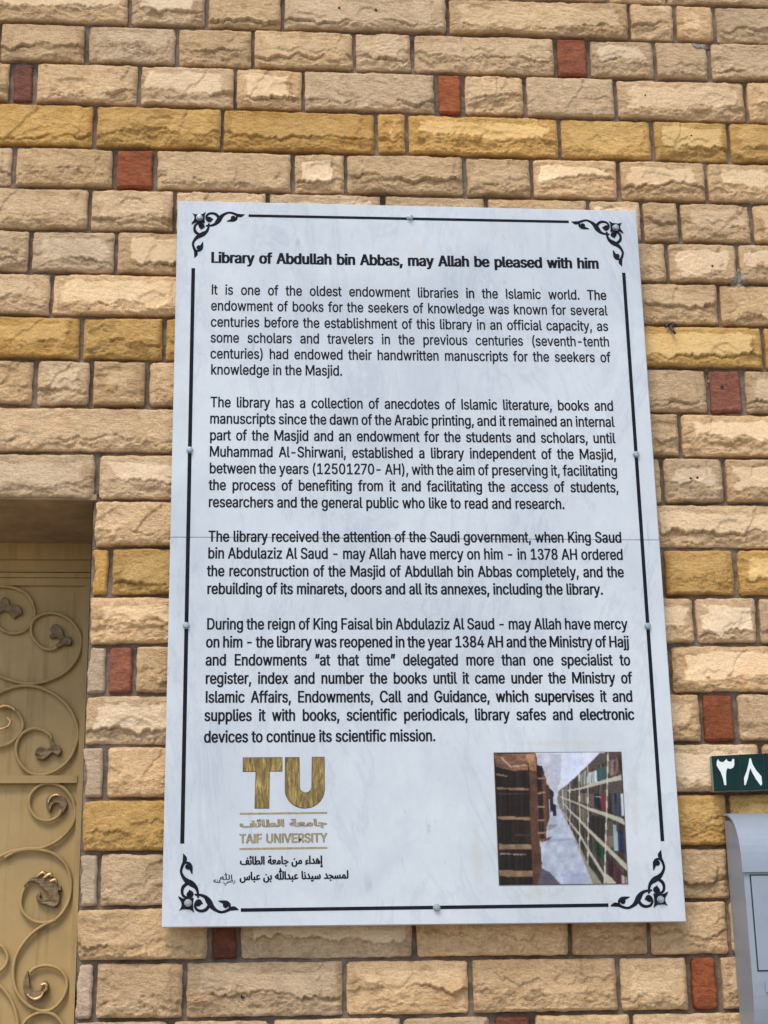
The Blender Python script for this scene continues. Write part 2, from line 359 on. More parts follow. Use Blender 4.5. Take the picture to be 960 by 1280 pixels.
        # worn faces are smoother
    # wavering outline
    ed = 0.0020
    dx = ed * fbm(fz * 4, fx * 0 + U.round() * 9, seed + 61, 3, .6); dz = ed * fbm(fx * 4, V.round() * 9, seed + 62, 3, .6)
    cx = np.minimum(x, w - x); cz = np.minimum(z, h - z); rc = 0.002 + 0.004 * rr.rand() ** 2
    cr = np.clip(1 - cx / rc, 0, 1) * np.clip(1 - cz / rc, 0, 1) * rc * 0.55
    sx = np.where(U < .5, 1, -1); sz = np.where(V < .5, 1, -1)
    X = x0 + x + dx * np.exp(-cx / .01) + cr * sx
    if jag: X = X + jag * (fbm(fz * 1.8, fz * 0 + 3, seed + 71, 4, .7) + .15) * np.exp(-x / .02)
    zb = zb0 + (zb1 - zb0) * U; zt = zt0 + (zt1 - zt0) * U
    Z = zb + (zt - zb) * V + dz * np.exp(-cz / .01) + cr * sz
    Y = WALL - (base_y + hgt) + 0.0022 * np.exp(-e / 0.0011)
    n1, n2 = nu + 1, nv + 1
    verts = np.stack([X.ravel(), Y.ravel(), Z.ravel()], 1)
    idx = np.arange(n1 * n2).reshape(n2, n1)
    a = idx[:-1, :-1].ravel(); b = idx[:-1, 1:].ravel(); c = idx[1:, 1:].ravel(); d = idx[1:, :-1].ravel()
    faces = np.stack([a, b, c, d], 1)
    loop = np.concatenate([idx[0, :], idx[1:, -1], idx[-1, -2::-1], idx[-2:0:-1, 0]])
    yb = WALL + 0.012 if y_back is None else y_back
    rb = verts[loop].copy(); rb[:, 1] = yb; k0 = len(verts); m_ = len(loop)
    verts = np.vstack([verts, verts[loop], rb]); j = np.arange(m_); jn = (j + 1) % m_      # own rim vertices: a crisp arris
    side = np.stack([k0 + j, k0 + m_ + j, k0 + m_ + jn, k0 + jn], 1)
    faces = np.vstack([faces, side])
    return verts, faces, np.concatenate([worn.ravel(), np.zeros(2 * m_)]), len(a)
def make_mesh(name, verts, faces, attrs, nsm=None):
    me = bpy.data.meshes.new(name)
    me.vertices.add(len(verts)); me.vertices.foreach_set('co', verts.astype(np.float32).ravel())
    me.loops.add(len(faces) * 4); me.loops.foreach_set('vertex_index', faces.astype(np.int32).ravel())
    me.polygons.add(len(faces)); me.polygons.foreach_set('loop_start', np.arange(0, len(faces) * 4, 4, dtype=np.int32))
    me.polygons.foreach_set('loop_total', np.full(len(faces), 4, dtype=np.int32))
    sm = np.zeros(len(faces), bool); sm[:nsm or len(faces)] = True
    me.update(calc_edges=True); me.polygons.foreach_set('use_smooth', sm)
    for k, (tp, dat) in attrs.items():
        at = me.attributes.new(k, tp, 'POINT')
        at.data.foreach_set('color' if tp == 'FLOAT_COLOR' else 'value', dat.astype(np.float32).ravel())
    me.update(); return me
def tone_of(seed, kind):
    r = np.random.RandomState(seed + 777)
    b = 1 + 0.13 * (r.rand() - 0.5) * 2; hue = 0.045 * (r.rand() - 0.5) * 2
    if kind == 'red': b = 0.62 + 0.95 * r.rand() ** 1.3; hue *= 4
    return np.array([b * (1 + hue), b, b * (1 - hue * 1.8), 1.0])

# courses from top to bottom. Height of the bed joint (photo rows) at the left and right picture edge, per joint
J = [(-72, -42), (-20, 8.5), (27, 54), (76, 102), (127, 153.5), (181, 204), (232, 254), (285.5, 304.5), (339.5, 355), (393, 408),
     (448, 461.5), (506, 517), (565, 572), (623.5, 630), (683.5, 686), (744, 745.5), (806, 805), (868, 866), (933, 927.5),
     (1000, 990.5), (1067, 1058), (1136, 1123.5), (1204.5, 1193.5), (1278, 1263), (1352, 1333)]
# upright joints per course (photo columns); 'r' = clay brick left of that joint, 'q' = dressed quoin
COURSE = [
 ('t', [-60, 60, 190, 330, 420, 540, 640, 760, 833, 990, 1090]),
 ('t', [-95, 162.7, 258, 354, 560, 786.7, 844, 894, 1010, 1120]),
 ('t', [-110, -1, 108, 221.5, 316, 443, 516, 695, (737, 'r'), 819.5, 887.5, 1005, 1110]),
 ('t', [-120, 13, (44, 'r'), 174, 294, 379, 546, (579.5, 'r'), 656.5, 770, 934, 1060, 1150]),
 ('y', [-60, 118.7, 278, 471, 509, 700, 816.5, 911.5, 1060, 1150]),
 ('t', [-105, 17, 142.5, (194, 'r'), 366, 432.5, 581, 665, 774, 883.5, 1000, 1120]),
 ('t', [-60, 112, 218.5, 335, 479, 609, 736, 803.5, 850, 941, 1050, 1150]),
 ('t', [-80, 38, 145, 262, 380, 505, 610, 720, 835, 923, 1040, 1130]),
 ('t', [-110, 64, 235, 350, 470, 600, 690, 790, 899, 1010, 1120]),
 ('y', [-50, 101.5, 205.5, 340, 480, 640, 775, 955, 1100]),
 ('t', [-90, 43.5, 114, 184, 300, 440, 560, 700, 790, 885.5, (930.5, 'r'), 1040, 1140]),
 ('t', [-130, -20, 330, 500, 640, 760, 850.5, 1000, 1120]),
 ('t', [-120, 121, 260, 410, 530, 690, 829, 906, 1020, 1130]),
 ('t', [118, 270, 400, 560, 700, 815, 1000, 1100]),
 ('y', [115.5, (137, 'q'), 300, 450, 610, 740, 830, 921, 1050, 1150]),
 ('t', [112.5, 260, 400, 530, 660, 780, 869, 948, 1060, 1150]),
 ('t', [110, (133.5, 'q'), (168, 'r'), 300, 450, 600, 720, 839.5, 1040, 1150]),
 ('t', [107.5, 290, 420, 560, 650, 780, (0, 0), 878, (922, 'r'), 1030, 1140]),
 ('t', [105.5, (131, 'q'), 270, 410, 560, 690, 800, 953, 1080, 1170]),
 ('y', [104, 290, 450, 620, 760, 912, 1050, 1160]),
 ('t', [100, (123, 'q'), 280, 430, 590, 730, 914, 1050, 1160]),
 ('t', [97.5, 261.5, (299, 'r'), 518.5, 712.3, 811.5, 913, 1050, 1160]),
 ('t', [95, (118, 'q'), 231, 431, 589, 773.7, 862.5, (900.5, 'r'), 1010, 1130]),
 ('t', [92, 213, 339, 504, 616, (667.5, 'r'), 791, 960, 1100]),
]
# set the row lines on the stone face once: z at any x
JL = []
for yl, yr in J:
    a, b = P(0, yl, STONE), P(960, yr, STONE); k = (b.z - a.z) / (b.x - a.x); JL.append((a.z - k * a.x, k))
def jz(k, x): return JL[k][0] + JL[k][1] * x
DOOR_R = None
wall = empty('stone_wall', (0.5, WALL, 0))
tag(wall, 'wall of split tan sandstone blocks with mustard courses and odd red bricks around the plaque', 'wall')
DX = []; GAP = 0.0045; nstone = 0
XL, XR = P(-170, 300, STONE).x, P(1200, 300, STONE).x
stones_for_stuff = []
SHOWN = []
def add_stone(quad, kind, style, seed, shown=True, jag=0.0):
    x0, x1, a, b, c, d = quad
    if x1 - x0 < 0.006: return
    v, f, wn_, ns = stone_mesh('stone', quad, style, seed, step=0.0020 if shown else 0.006, jag=jag)
    t = np.tile(tone_of(seed, kind), (len(v), 1))
    if not shown: stones_for_stuff.append((v, f, wn_, t, kind)); return
    SHOWN.append((v, f))
    nm = {'red': 'clay_brick', 'tan': 'stone_block', 'yellow': 'stone_block', 'pale': 'quoin_block'}[kind]
    me = make_mesh(nm, v, f, {'worn': ('FLOAT', wn_), 'tone': ('FLOAT_COLOR', t)}, ns)
    o = link(nm, me, wall, M[kind])
    return o
for k, (ct, br) in enumerate(COURSE):
    kind = 'yellow' if ct == 'y' else 'tan'
    br = [b for b in br if b != (0, 0)]
    for i in range(len(br) - 1):
        u0 = br[i][0] if isinstance(br[i], tuple) else br[i]
        u1, fl = (br[i + 1] if isinstance(br[i + 1], tuple) else (br[i + 1], ''))
        def xof(u):
            t = u / 960.0; v = (J[k][0] * (1 - t) + J[k][1] * t + J[k + 1][0] * (1 - t) + J[k + 1][1] * t) / 2
            return P(u, v, STONE).x
        x0, x1 = xof(u0), xof(u1)
        g0 = GAP * (0.8 + 0.5 * random.random()); g1 = GAP * (0.8 + 0.5 * random.random())
        if fl == 'r': g0 *= 1.2; g1 *= 1.2
        if i == 0 and k >= 13: g0 = 0; DX.append(x0)
        xa, xb = x0 + g0, x1 - g1; gz = GAP * 1.02; gt = GAP * 0.72
        quad = (xa, xb, jz(k + 1, xa) + gz * (.85 + .3 * random.random()), jz(k + 1, xb) + gz * (.85 + .3 * random.random()), jz(k, xa) - gt * (.8 + .4 * random.random()), jz(k, xb) - gt * (.8 + .4 * random.random()))
        kk = {'r': 'red', 'q': 'pale', '': kind}[fl]
        if fl == 'q' and ct == 'y': kk = 'yellow'
        st = 'flat' if fl else 'rock'
        nstone += 1
        add_stone(quad, kk, st, 100 + k * 37 + i * 5, jag=.007 if i == 0 and k >= 13 else 0)
# the rest of the wall beyond the picture, coarser, as one part
H_ = 0.088
topz = [jz(0, XL)]
def fill_course(za, zb, xa, xb, ct, seed):
    x = xa; r = random.Random(seed)
    while x < xb - 0.03:
        w = min(r.choice([.11, .16, .2, .25, .3]), xb - x)
        if xb - x - w < 0.06: w = xb - x
        add_stone((x + GAP, x + w - GAP, za(x) + GAP, za(x + w) + GAP, zb(x) - GAP * .7, zb(x + w) - GAP * .7), ct, 'rock', seed * 31 + int(x * 100) % 97, shown=False)
        x += w
WX0, WX1 = XL - 0.9, XR + 0.9
for k, (ct, br) in enumerate(COURSE):
    kind = 'yellow' if ct == 'y' else 'tan'
    f0 = lambda x, k=k: jz(k + 1, x); f1 = lambda x, k=k: jz(k, x)
    b0 = br[0] if not isinstance(br[0], tuple) else br[0][0]; b1 = br[-1]
    t = .5; vm = (J[k][0] + J[k + 1][1]) / 2
    if k < 13: fill_course(f0, f1, WX0, P(b0, vm, STONE).x, kind, 900 + k)
    fill_course(f0, f1, P(b1, vm, STONE).x, WX1, kind, 950 + k)
zt = jz(0, 0.5)
for j in range(5):
    fill_course(lambda x, j=j: zt + j * .09, lambda x, j=j: zt + (j + 1) * .09, WX0, WX1, 'yellow' if j == 2 else 'tan', 1000 + j)
DR = P(95, 1240, STONE).x         # right jamb of the doorway
zb_ = jz(len(J) - 1, 0.5); nb = int(zb_ / .095)
for j in range(nb):
    hh = zb_ / nb
    fill_course(lambda x, j=j: zb_ - (j + 1) * hh, (lambda x, j=j: zb_ - j * hh) if j else (lambda x: jz(len(J) - 1, x)), DR, WX1, 'yellow' if j in (0, 5, 10, 15) else 'tan', 1100 + j)
DW = 1.5; DL = DR - DW            # doorway width; stones on its far side
zl = jz(13, DL); nl = int(zl / .095)
for j in range(nl):
    hh = zl / nl
    fill_course(lambda x, j=j: zl - (j + 1) * hh, lambda x, j=j: zl - j * hh, WX0 - .5, DL, 'yellow' if j % 5 == 2 else 'tan', 1200 + j)
for kind in ('tan', 'yellow'):
    V_, F_, W_, T_ = [], [], [], []; off = 0
    for v, f, wn_, t, kd in stones_for_stuff:
        if kd != kind: continue
        V_.append(v); F_.append(f + off); W_.append(wn_); T_.append(t); off += len(v)
    me = make_mesh('stone_block', np.vstack(V_), np.vstack(F_), {'worn': ('FLOAT', np.concatenate(W_)), 'tone': ('FLOAT_COLOR', np.vstack(T_))})
    tag(link('outer_stone_blocks', me, wall, M[kind]), kind='stuff')
# mortar bed with the doorway cut out; a slab 0.25 m deep
ztop = zt + 5 * .09; zdoor = jz(13, DR) + 0.004; DEEP = WALL + 0.30
def boxm(name, x0, x1, y0, y1, z0, z1, m_, parent, smooth=False):
    vs = [(x, y, z) for x in (x0, x1) for y in (y0, y1) for z in (z0, z1)]
    fs = [[0, 1, 3, 2], [4, 6, 7, 5], [0, 4, 5, 1], [2, 3, 7, 6], [0, 2, 6, 4], [1, 5, 7, 3]]
    return mesh(name, vs, fs, m_, parent)
boxm('wall_core', DR - 0.002, WX1, WALL + .008, WALL + .5, -0.05, ztop, M['mortar'], wall)
boxm('wall_core', WX0 - .5, DL, WALL, WALL + .5, -0.05, ztop, M['mortar'], wall)
boxm('wall_core', DL, DR - 0.002, WALL + .008, WALL + .5, zdoor + .012, ztop, M['mortar'], wall)

def mortar_sheet(x0, x1, z0, z1, seed):
    """trowelled bed: sandy, in places flush with the arrises, in places raked hollow"""
    st_ = .006; nx, nz_ = int((x1 - x0) / st_), int((z1 - z0) / st_)
    X, Z = np.meshgrid(np.linspace(x0, x1, nx + 1), np.linspace(z0, z1, nz_ + 1))
    n = fbm(X * 9, Z * 9, seed, 4, .6); n2_ = fbm(X * 70, Z * 70, seed + 5, 3, .6)
    Y = WALL - .002 - .0045 * np.clip(n * 2.2 + .2, -1.4, 1) - .0012 * n2_
    idx = np.arange(X.size).reshape(X.shape)
    fc = np.stack([idx[:-1, :-1].ravel(), idx[:-1, 1:].ravel(), idx[1:, 1:].ravel(), idx[1:, :-1].ravel()], 1)
    me = make_mesh('mortar', np.stack([X.ravel(), Y.ravel(), Z.ravel()], 1), fc, {}); link('mortar', me, wall, M['mortar'])
mortar_sheet(DR - .002, WX1, zb_ - .05, zdoor + .012, 401)
mortar_sheet(WX0, WX1, zdoor + .012, ztop, 402)
mortar_sheet(DR - .002, WX1, 0, zb_ - .05, 403)
# letter outlines (1/1000 em): character -> (advance, contours)
GLYPHS={'(':(273,"89,207 101,324 132,441 177,539 236,539 191,428 161,313 151,207 160,115 188,16 236,-96 177,-96 156,-59 139,-21 124,16 111,55 102,93 95,131 90,169"),
')':(273,"37,-96 86,18 113,116 122,207 112,313 82,428 37,539 97,539 142,441 173,323 184,207 183,168 178,130 171,92 161,53 149,15 134,-22 117,-59 97,-96"),
',':(188,"38,-119 68,71 137,71 84,-119"),
'-':(453,"337,244 337,188 114,188 114,244"),
'.':(188,"95,-4 78,-1 63,9 53,24 50,41 53,59 63,73 78,83 95,87 113,83 128,73 138,59 141,41 138,24 128,9 113,-1"),
'0':(453,"227,-7 174,1 130,24 95,62 69,113 60,144 53,178 49,214 48,254 49,294 53,330 60,364 69,395 95,447 130,484 174,508 227,516 279,508 323,484 358,447 384,395 393,364 400,330 404,294 405,254 404,214 400,178 393,144 384,113 359,62 323,24 279,1|227,50 261,56 290,74 313,103 330,144 340,194 344,254 340,314 330,365 313,405 290,435 261,453 227,460 192,453 163,435 140,405 123,365 113,314 109,254 113,194 123,144 140,103 163,74 192,56"),
'1':(453,"76,0 76,55 391,55 391,0|276,509 276,0 212,0 212,448 209,448 86,358 86,427 198,509"),
'2':(453,"64,0 64,47 234,229 282,282 311,327 320,371 317,397 308,419 293,436 273,449 224,460 196,457 172,447 153,433 139,413 130,390 127,362 66,362 71,405 86,442 111,473 143,496 182,511 225,516 268,511 306,497 337,474 361,445 376,411 381,372 371,318 336,259 267,180 153,60 153,57 389,57 389,0"),
'3':(453,"218,-7 173,-3 133,10 98,30 70,57 52,91 44,132 109,132 115,107 126,87 144,71 165,59 219,50 275,61 297,74 315,93 325,116 329,145 326,172 316,196 299,217 275,234 242,244 201,248 157,248 157,299 288,448 288,452 70,452 70,509 372,509 372,461 211,278 211,289 264,288 308,276 344,253 371,222 387,186 393,145 387,103 370,66 344,36 309,12 266,-2"),
'4':(453,"40,105 40,158 247,509 311,509 109,166 109,163 413,163 413,105|282,0 282,121 282,146 282,318 343,318 343,0"),
'5':(453,"221,-7 178,-2 140,11 108,32 83,60 66,93 60,130 122,130 127,108 138,89 173,60 221,50 250,53 276,64 298,82 314,104 324,131 328,162 324,193 314,221 297,244 275,262 248,273 218,277 167,268 128,246 67,253 96,509 366,509 366,452 151,452 134,301 136,301 178,325 229,334 263,330 294,321 321,306 345,285 364,260 379,231 388,199 391,163 385,117 369,76 343,41 309,15 268,-1"),
'6':(453,"226,-7 182,-1 142,15 109,40 84,74 69,115 64,162 68,199 80,239 137,340 252,509 322,509 151,261 145,261 165,288 196,307 235,314 278,309 316,295 346,271 370,240 384,201 389,157 384,112 368,73 343,39 310,14 271,-2|226,48 254,52 279,63 299,79 314,101 324,128 327,157 324,187 314,213 299,235 279,251 254,262 226,265 198,262 174,252 153,235 138,214 128,188 125,158 128,128 138,102 153,79 174,63 198,52"),
'7':(453,"97,0 323,448 323,452 62,452 62,509 391,509 391,449 165,0"),
'8':(453,"226,-7 178,-2 136,11 101,33 74,62 57,96 52,135 55,166 65,195 81,220 101,241 125,256 153,265 153,267 119,282 93,308 76,342 70,380 75,417 90,450 114,477 146,498 184,511 226,516 269,511 306,498 337,477 361,450 377,417 382,380 376,342 359,308 333,282 300,267 300,265 327,256 351,241 372,220 387,195 397,166 401,135 395,96 378,62 352,33 317,11 275,-2|226,49 258,52 285,60 307,74 323,91 333,113 337,139 333,165 322,189 305,208 283,223 256,232 226,235 196,232 169,223 147,208 130,189 119,165 115,139 119,113 129,91 145,74 167,60 195,52|226,290 274,300 293,313 307,330 316,351 319,376 316,399 308,420 294,437 275,449 226,460 177,449 159,437 145,420 136,399 133,376 136,351 145,330 159,313 178,300"),
'9':(453,"226,516 271,510 310,494 343,468 368,434 384,393 389,347 385,309 373,270 315,168 200,0 130,0 301,248 307,248 287,221 257,202 218,195 175,199 137,214 106,237 83,269 68,307 64,352 69,397 85,436 110,469 143,494 182,510|226,460 199,457 174,446 154,429 138,407 129,381 125,352 129,322 138,295 154,274 174,257 199,247 226,243 254,247 279,257 299,273 314,295 324,321 327,350 324,381 314,407 299,429 279,446 254,457"),
'A':(480,"16,0 201,509 276,509 463,0 395,0 287,302 264,372 232,478 245,478 213,371 191,302 85,0|110,142 110,199 370,199 370,142"),
'C':(510,"267,-7 235,-5 205,1 177,11 150,25 126,42 104,63 86,88 70,115 57,146 48,179 42,215 40,254 42,293 48,329 57,362 70,393 86,421 104,445 126,466 150,484 177,498 205,508 235,514 267,516 340,504 373,490 402,471 427,447 448,418 463,385 473,348 408,348 389,395 357,428 315,449 267,456 223,450 184,432 150,403 125,364 109,314 103,254 109,194 125,145 151,105 184,76 223,59 267,53 315,60 357,81 389,114 408,160 473,160 463,124 448,91 428,62 402,38 373,19 341,5 305,-4"),
'D':(502,"219,0 96,0 96,57 215,57 272,63 318,81 354,110 379,149 394,198 399,255 394,312 379,361 354,399 320,428 275,446 221,452 93,452 93,509 225,509 261,507 294,501 325,492 353,478 399,441 433,391 446,361 455,329 460,293 462,255 460,217 455,181 446,149 433,119 417,92 398,68 376,48 351,31 322,17 291,8 256,2|125,509 125,0 60,0 60,509"),
'E':(419,"60,0 60,509 372,509 372,452 125,452 125,286 355,286 355,229 125,229 125,57 375,57 375,0"),
'F':(410,"60,0 60,509 369,509 369,452 125,452 125,278 346,278 346,221 125,221 125,0"),
'G':(520,"269,-7 236,-5 205,1 176,11 149,25 125,43 104,64 85,88 69,116 57,146 47,179 42,215 40,254 42,293 47,329 57,362 69,393 85,421 103,445 125,466 149,484 175,498 203,508 233,514 265,516 304,513 340,504 374,489 403,469 429,445 449,416 465,384 474,349 408,349 387,393 356,427 315,448 265,456 222,450 183,432 150,404 125,364 109,314 103,254 109,194 125,145 151,105 184,76 224,59 269,53 309,57 345,71 374,93 396,123 410,160 415,202 434,199 283,199 283,256 478,256 478,200 471,141 451,91 419,50 377,19 326,0"),
'H':(517,"60,0 60,509 125,509 125,289 392,289 392,509 457,509 457,0 392,0 392,232 125,232 125,0"),
'I':(300,"31,0 31,57 118,57 118,452 31,452 31,509 269,509 269,452 183,452 183,57 269,57 269,0"),
'K':(467,"104,145 104,216 139,261 174,303 212,344 364,509 448,509 231,276 228,276|60,0 60,509 125,509 125,334 124,225 125,193 125,0|372,0 188,259 228,309 449,0"),
'L':(393,"60,0 60,509 125,509 125,57 361,57 361,0"),
'M':(628,"60,0 60,509 152,509 277,187 287,159 299,123 311,84 322,49 307,49 318,83 330,121 342,158 352,187 476,509 568,509 568,0 504,0 504,291 504,327 505,369 506,413 507,457 513,457 498,409 482,363 467,322 456,291 342,0 286,0 170,291 159,321 145,361 129,408 112,457 119,457 120,416 121,372 122,328 122,291 122,0"),
'N':(523,"60,0 60,509 136,509 343,183 363,151 388,107 414,55 405,54 401,108 399,157 399,195 399,509 463,509 463,0 387,0 202,290 177,331 148,381 108,452 119,454 122,384 124,328 125,291 125,0"),
'R':(449,"60,0 60,509 236,509 290,504 333,489 367,465 390,433 405,395 409,352 405,309 390,271 367,240 333,217 289,203 236,198 96,198 96,255 234,255 269,258 298,267 319,281 334,300 342,324 345,352 342,380 334,405 319,425 298,440 269,449 233,452 125,452 125,0|353,0 230,229 303,229 428,0"),
'S':(447,"224,-9 172,-4 128,9 91,31 64,60 46,96 38,137 104,137 110,110 123,88 142,71 166,59 224,49 257,52 286,60 311,74 329,92 341,114 346,139 342,161 332,179 296,205 245,222 184,239 128,260 86,289 60,326 52,372 58,413 75,448 102,476 138,498 180,511 227,516 275,511 316,498 351,476 377,449 394,415 401,378 337,378 326,412 302,437 267,453 225,459 194,456 167,448 145,435 129,418 118,398 115,376 119,352 131,334 169,308 212,293 264,279 312,264 359,238 395,198 405,171 408,139 403,99 386,64 360,34 323,11 278,-4"),
'T':(449,"32,452 32,509 417,509 417,452 257,452 257,0 193,0 193,452"),
'U':(517,"259,-8 203,-2 154,15 114,43 85,80 66,124 60,173 60,509 124,509 124,178 128,144 141,113 160,87 187,68 220,56 259,52 298,56 331,68 357,87 377,113 389,144 393,178 393,509 457,509 457,173 451,124 433,80 403,43 363,15 315,-2"),
'V':(480,"204,0 16,509 84,509 192,206 215,137 248,31 235,31 267,138 290,206 395,509 463,509 278,0"),
'Y':(472,"203,0 203,208 16,509 91,509 192,344 222,292 250,230 224,230 251,293 280,344 381,509 455,509 268,208 268,0"),
'a':(389,"160,-9 126,-5 94,5 68,22 48,45 35,73 30,108 34,138 43,161 58,179 78,193 125,211 178,220 234,227 265,235 273,243 276,255 276,257 267,297 240,322 196,331 149,322 118,301 100,274 41,291 57,322 79,346 104,364 133,375 194,384 239,379 286,360 306,343 322,320 333,290 337,251 337,0 277,0 277,52 272,52 252,25 215,1|170,45 202,49 228,59 248,74 263,93 272,115 276,138 276,190 259,182 231,176 200,171 175,168 134,159 103,139 95,124 92,105 102,72 130,52"),
'b':(424,"229,-8 198,-5 172,4 138,31 118,59 112,59 112,0 53,0 53,509 114,509 114,319 118,319 137,346 171,373 197,381 229,384 274,378 313,361 345,332 370,293 385,245 390,189 385,133 370,84 346,45 313,16 274,-2|220,47 253,51 279,66 301,88 316,117 325,151 328,189 325,227 316,261 301,290 280,311 253,325 220,330 188,325 161,312 140,291 125,263 116,229 113,189 116,150 125,115 140,86 162,65 188,51"),
'c':(396,"207,-8 159,-2 117,16 82,46 56,85 40,133 34,187 40,243 56,291 82,330 117,360 159,378 207,384 260,377 305,356 340,322 362,277 303,262 290,289 270,311 242,325 207,330 173,325 145,310 124,287 108,258 99,224 96,187 99,151 108,117 124,89 145,66 173,51 207,46 243,52 271,66 292,89 304,117 363,102 341,56 306,21 261,-1"),
'd':(424,"195,-8 151,-2 111,16 79,45 55,84 39,133 34,189 39,245 55,293 79,332 112,361 151,378 196,384 228,381 253,373 287,346 306,319 311,319 311,509 372,509 372,0 313,0 313,59 307,59 287,31 252,4 227,-5|205,47 236,51 263,65 284,86 299,115 309,150 312,189 309,229 300,263 284,291 263,312 237,325 205,330 172,325 145,311 124,290 108,261 99,227 96,189 99,151 109,117 124,88 145,66 172,51"),
'e':(404,"212,-8 161,-2 117,16 82,46 56,85 40,132 34,187 39,242 55,290 81,329 115,359 157,378 205,384 266,374 294,361 319,341 341,315 357,282 368,242 371,194 371,169 75,169 75,221 338,221 310,202 307,237 298,269 283,294 263,314 237,326 205,330 173,326 146,313 125,294 109,270 99,241 96,211 96,178 100,139 110,106 128,80 151,61 179,50 212,46 254,53 285,73 306,105 365,91 353,63 335,39 311,19 283,4 249,-5"),
'f':(254,"228,379 228,327 6,327 6,379|81,0 81,432 84,461 96,486 113,505 135,519 187,530 222,527 243,521 227,468 215,472 195,474 171,470 154,460 145,443 142,419 142,0"),
'g':(425,"207,-151 168,-148 134,-140 82,-110 51,-69 101,-41 122,-66 154,-88 207,-97 249,-92 282,-75 304,-47 311,-6 311,68 306,68 287,41 252,16 227,8 195,5 152,10 113,27 80,53 55,90 39,136 34,191 39,246 55,293 80,332 112,361 152,378 196,384 228,382 253,373 288,346 308,319 313,319 313,379 372,379 372,-9 367,-54 350,-90 324,-117 291,-136 251,-147|205,59 237,63 264,75 285,95 300,121 309,154 312,193 309,231 300,264 285,291 264,312 237,325 205,330 172,325 145,312 124,290 109,262 99,229 96,193 99,155 109,123 124,96 145,76 172,63"),
'h':(410,"114,227 114,0 53,0 53,509 114,509 114,287 102,287 124,332 152,362 187,379 227,384 264,380 295,369 321,349 341,321 353,285 357,240 357,0 296,0 296,235 290,275 273,304 246,323 210,329 184,326 161,317 141,303 126,283 117,257"),
'i':(167,"53,0 53,379 114,379 114,0|84,443 67,446 54,455 44,468 41,483 44,499 54,512 67,521 84,524 100,521 114,512 123,499 126,483 123,468 114,455 100,446"),
'j':(167,"53,379 114,379 114,-30 111,-63 102,-90 86,-113 65,-129 37,-139 4,-143 -10,-143 -10,-87 2,-87 25,-83 40,-72 50,-54 53,-29|83,443 67,446 53,455 44,468 41,483 44,499 53,512 67,521 83,524 100,521 114,512 123,499 126,483 123,468 114,455 100,446"),
'k':(381,"110,137 110,212 121,212 284,379 360,379 184,199 177,199|53,0 53,509 114,509 114,0|294,0 148,186 191,229 372,0"),
'l':(189,"139,-2 101,3 74,20 58,47 53,84 53,509 114,509 114,99 120,62 130,54 146,52 160,53 170,54 181,3 162,-1"),
'm':(610,"53,0 53,379 112,379 112,295 108,295 118,323 132,346 172,376 219,386 257,380 287,361 309,331 321,295 312,295 322,321 337,343 381,375 437,386 468,383 497,372 522,354 541,328 553,296 557,255 557,0 496,0 496,254 490,289 473,313 447,326 419,330 395,328 374,320 345,290 335,247 335,0 274,0 274,260 269,288 253,311 229,326 199,330 158,320 140,307 126,289 117,266 114,238 114,0"),
'n':(410,"114,227 114,0 53,0 53,379 112,379 112,287 102,287 124,332 152,362 187,379 227,384 264,380 295,369 321,349 341,321 353,285 357,240 357,0 296,0 296,235 290,275 273,304 246,323 210,329 184,326 161,317 141,303 126,283 117,257"),
'o':(415,"207,-8 159,-2 117,16 82,46 56,85 40,133 34,187 40,243 56,291 82,330 117,360 159,378 207,384 256,378 299,360 333,330 359,291 376,243 381,187 376,133 359,85 333,46 299,16 256,-2|207,46 242,51 270,66 292,89 307,117 316,151 319,187 316,224 307,258 292,287 270,310 242,325 207,330 173,325 145,310 124,287 108,258 99,224 96,187 99,151 108,117 124,89 145,66 173,51"),
'p':(424,"53,-143 53,379 112,379 112,319 118,319 137,346 171,373 197,381 229,384 274,378 313,361 345,332 370,293 385,245 390,189 385,133 370,84 346,45 313,16 274,-2 229,-8 198,-5 173,4 138,31 118,59 114,59 114,-143|220,47 253,51 279,66 301,88 316,117 325,151 328,189 325,227 316,261 301,290 280,311 253,325 220,330 188,325 161,312 140,291 125,263 116,229 113,189 116,150 125,115 140,86 162,65 188,51"),
'q':(424,"372,-143 311,-143 311,59 306,59 287,31 252,4 227,-5 195,-8 151,-2 111,16 79,45 55,84 39,133 34,189 39,245 55,293 79,332 112,361 151,378 196,384 228,381 253,373 287,346 307,319 313,319 313,379 372,379|205,47 236,51 263,65 284,86 299,115 309,150 312,189 309,229 300,263 284,291 263,312 237,325 205,330 172,325 145,311 124,290 108,261 99,227 96,189 99,151 109,117 124,88 145,66 172,51"),
'r':(259,"53,0 53,379 112,379 112,321 115,321 130,347 152,367 181,380 213,385 229,384 243,384 243,322 230,324 207,326 182,323 159,315 140,301 126,284 117,262 114,237 114,0"),
's':(365,"182,-8 145,-5 112,3 84,18 62,38 45,63 36,94 94,107 105,79 124,60 150,49 181,45 217,50 244,62 262,81 268,103 265,121 254,136 237,147 212,155 149,170 104,186 72,208 53,237 47,274 51,305 65,332 87,354 115,370 149,381 187,384 223,381 254,372 279,358 299,339 324,290 268,277 258,298 243,316 219,328 187,333 156,329 131,317 114,299 109,277 112,258 124,243 172,223 229,209 275,194 306,171 325,142 331,107 326,75 312,47 290,24 260,6 223,-5"),
't':(227,"204,379 204,327 6,327 6,379|65,471 126,471 126,98 128,76 136,61 150,53 170,50 185,51 202,54 213,2 192,-3 168,-4 125,2 92,21 72,52 65,93"),
'u':(410,"182,-5 146,-1 115,11 89,31 69,59 57,95 53,139 53,379 114,379 114,144 119,105 137,75 164,56 200,50 226,53 249,62 268,77 283,97 293,122 296,153 296,379 357,379 357,0 298,0 298,92 307,92 286,47 257,17 222,0"),
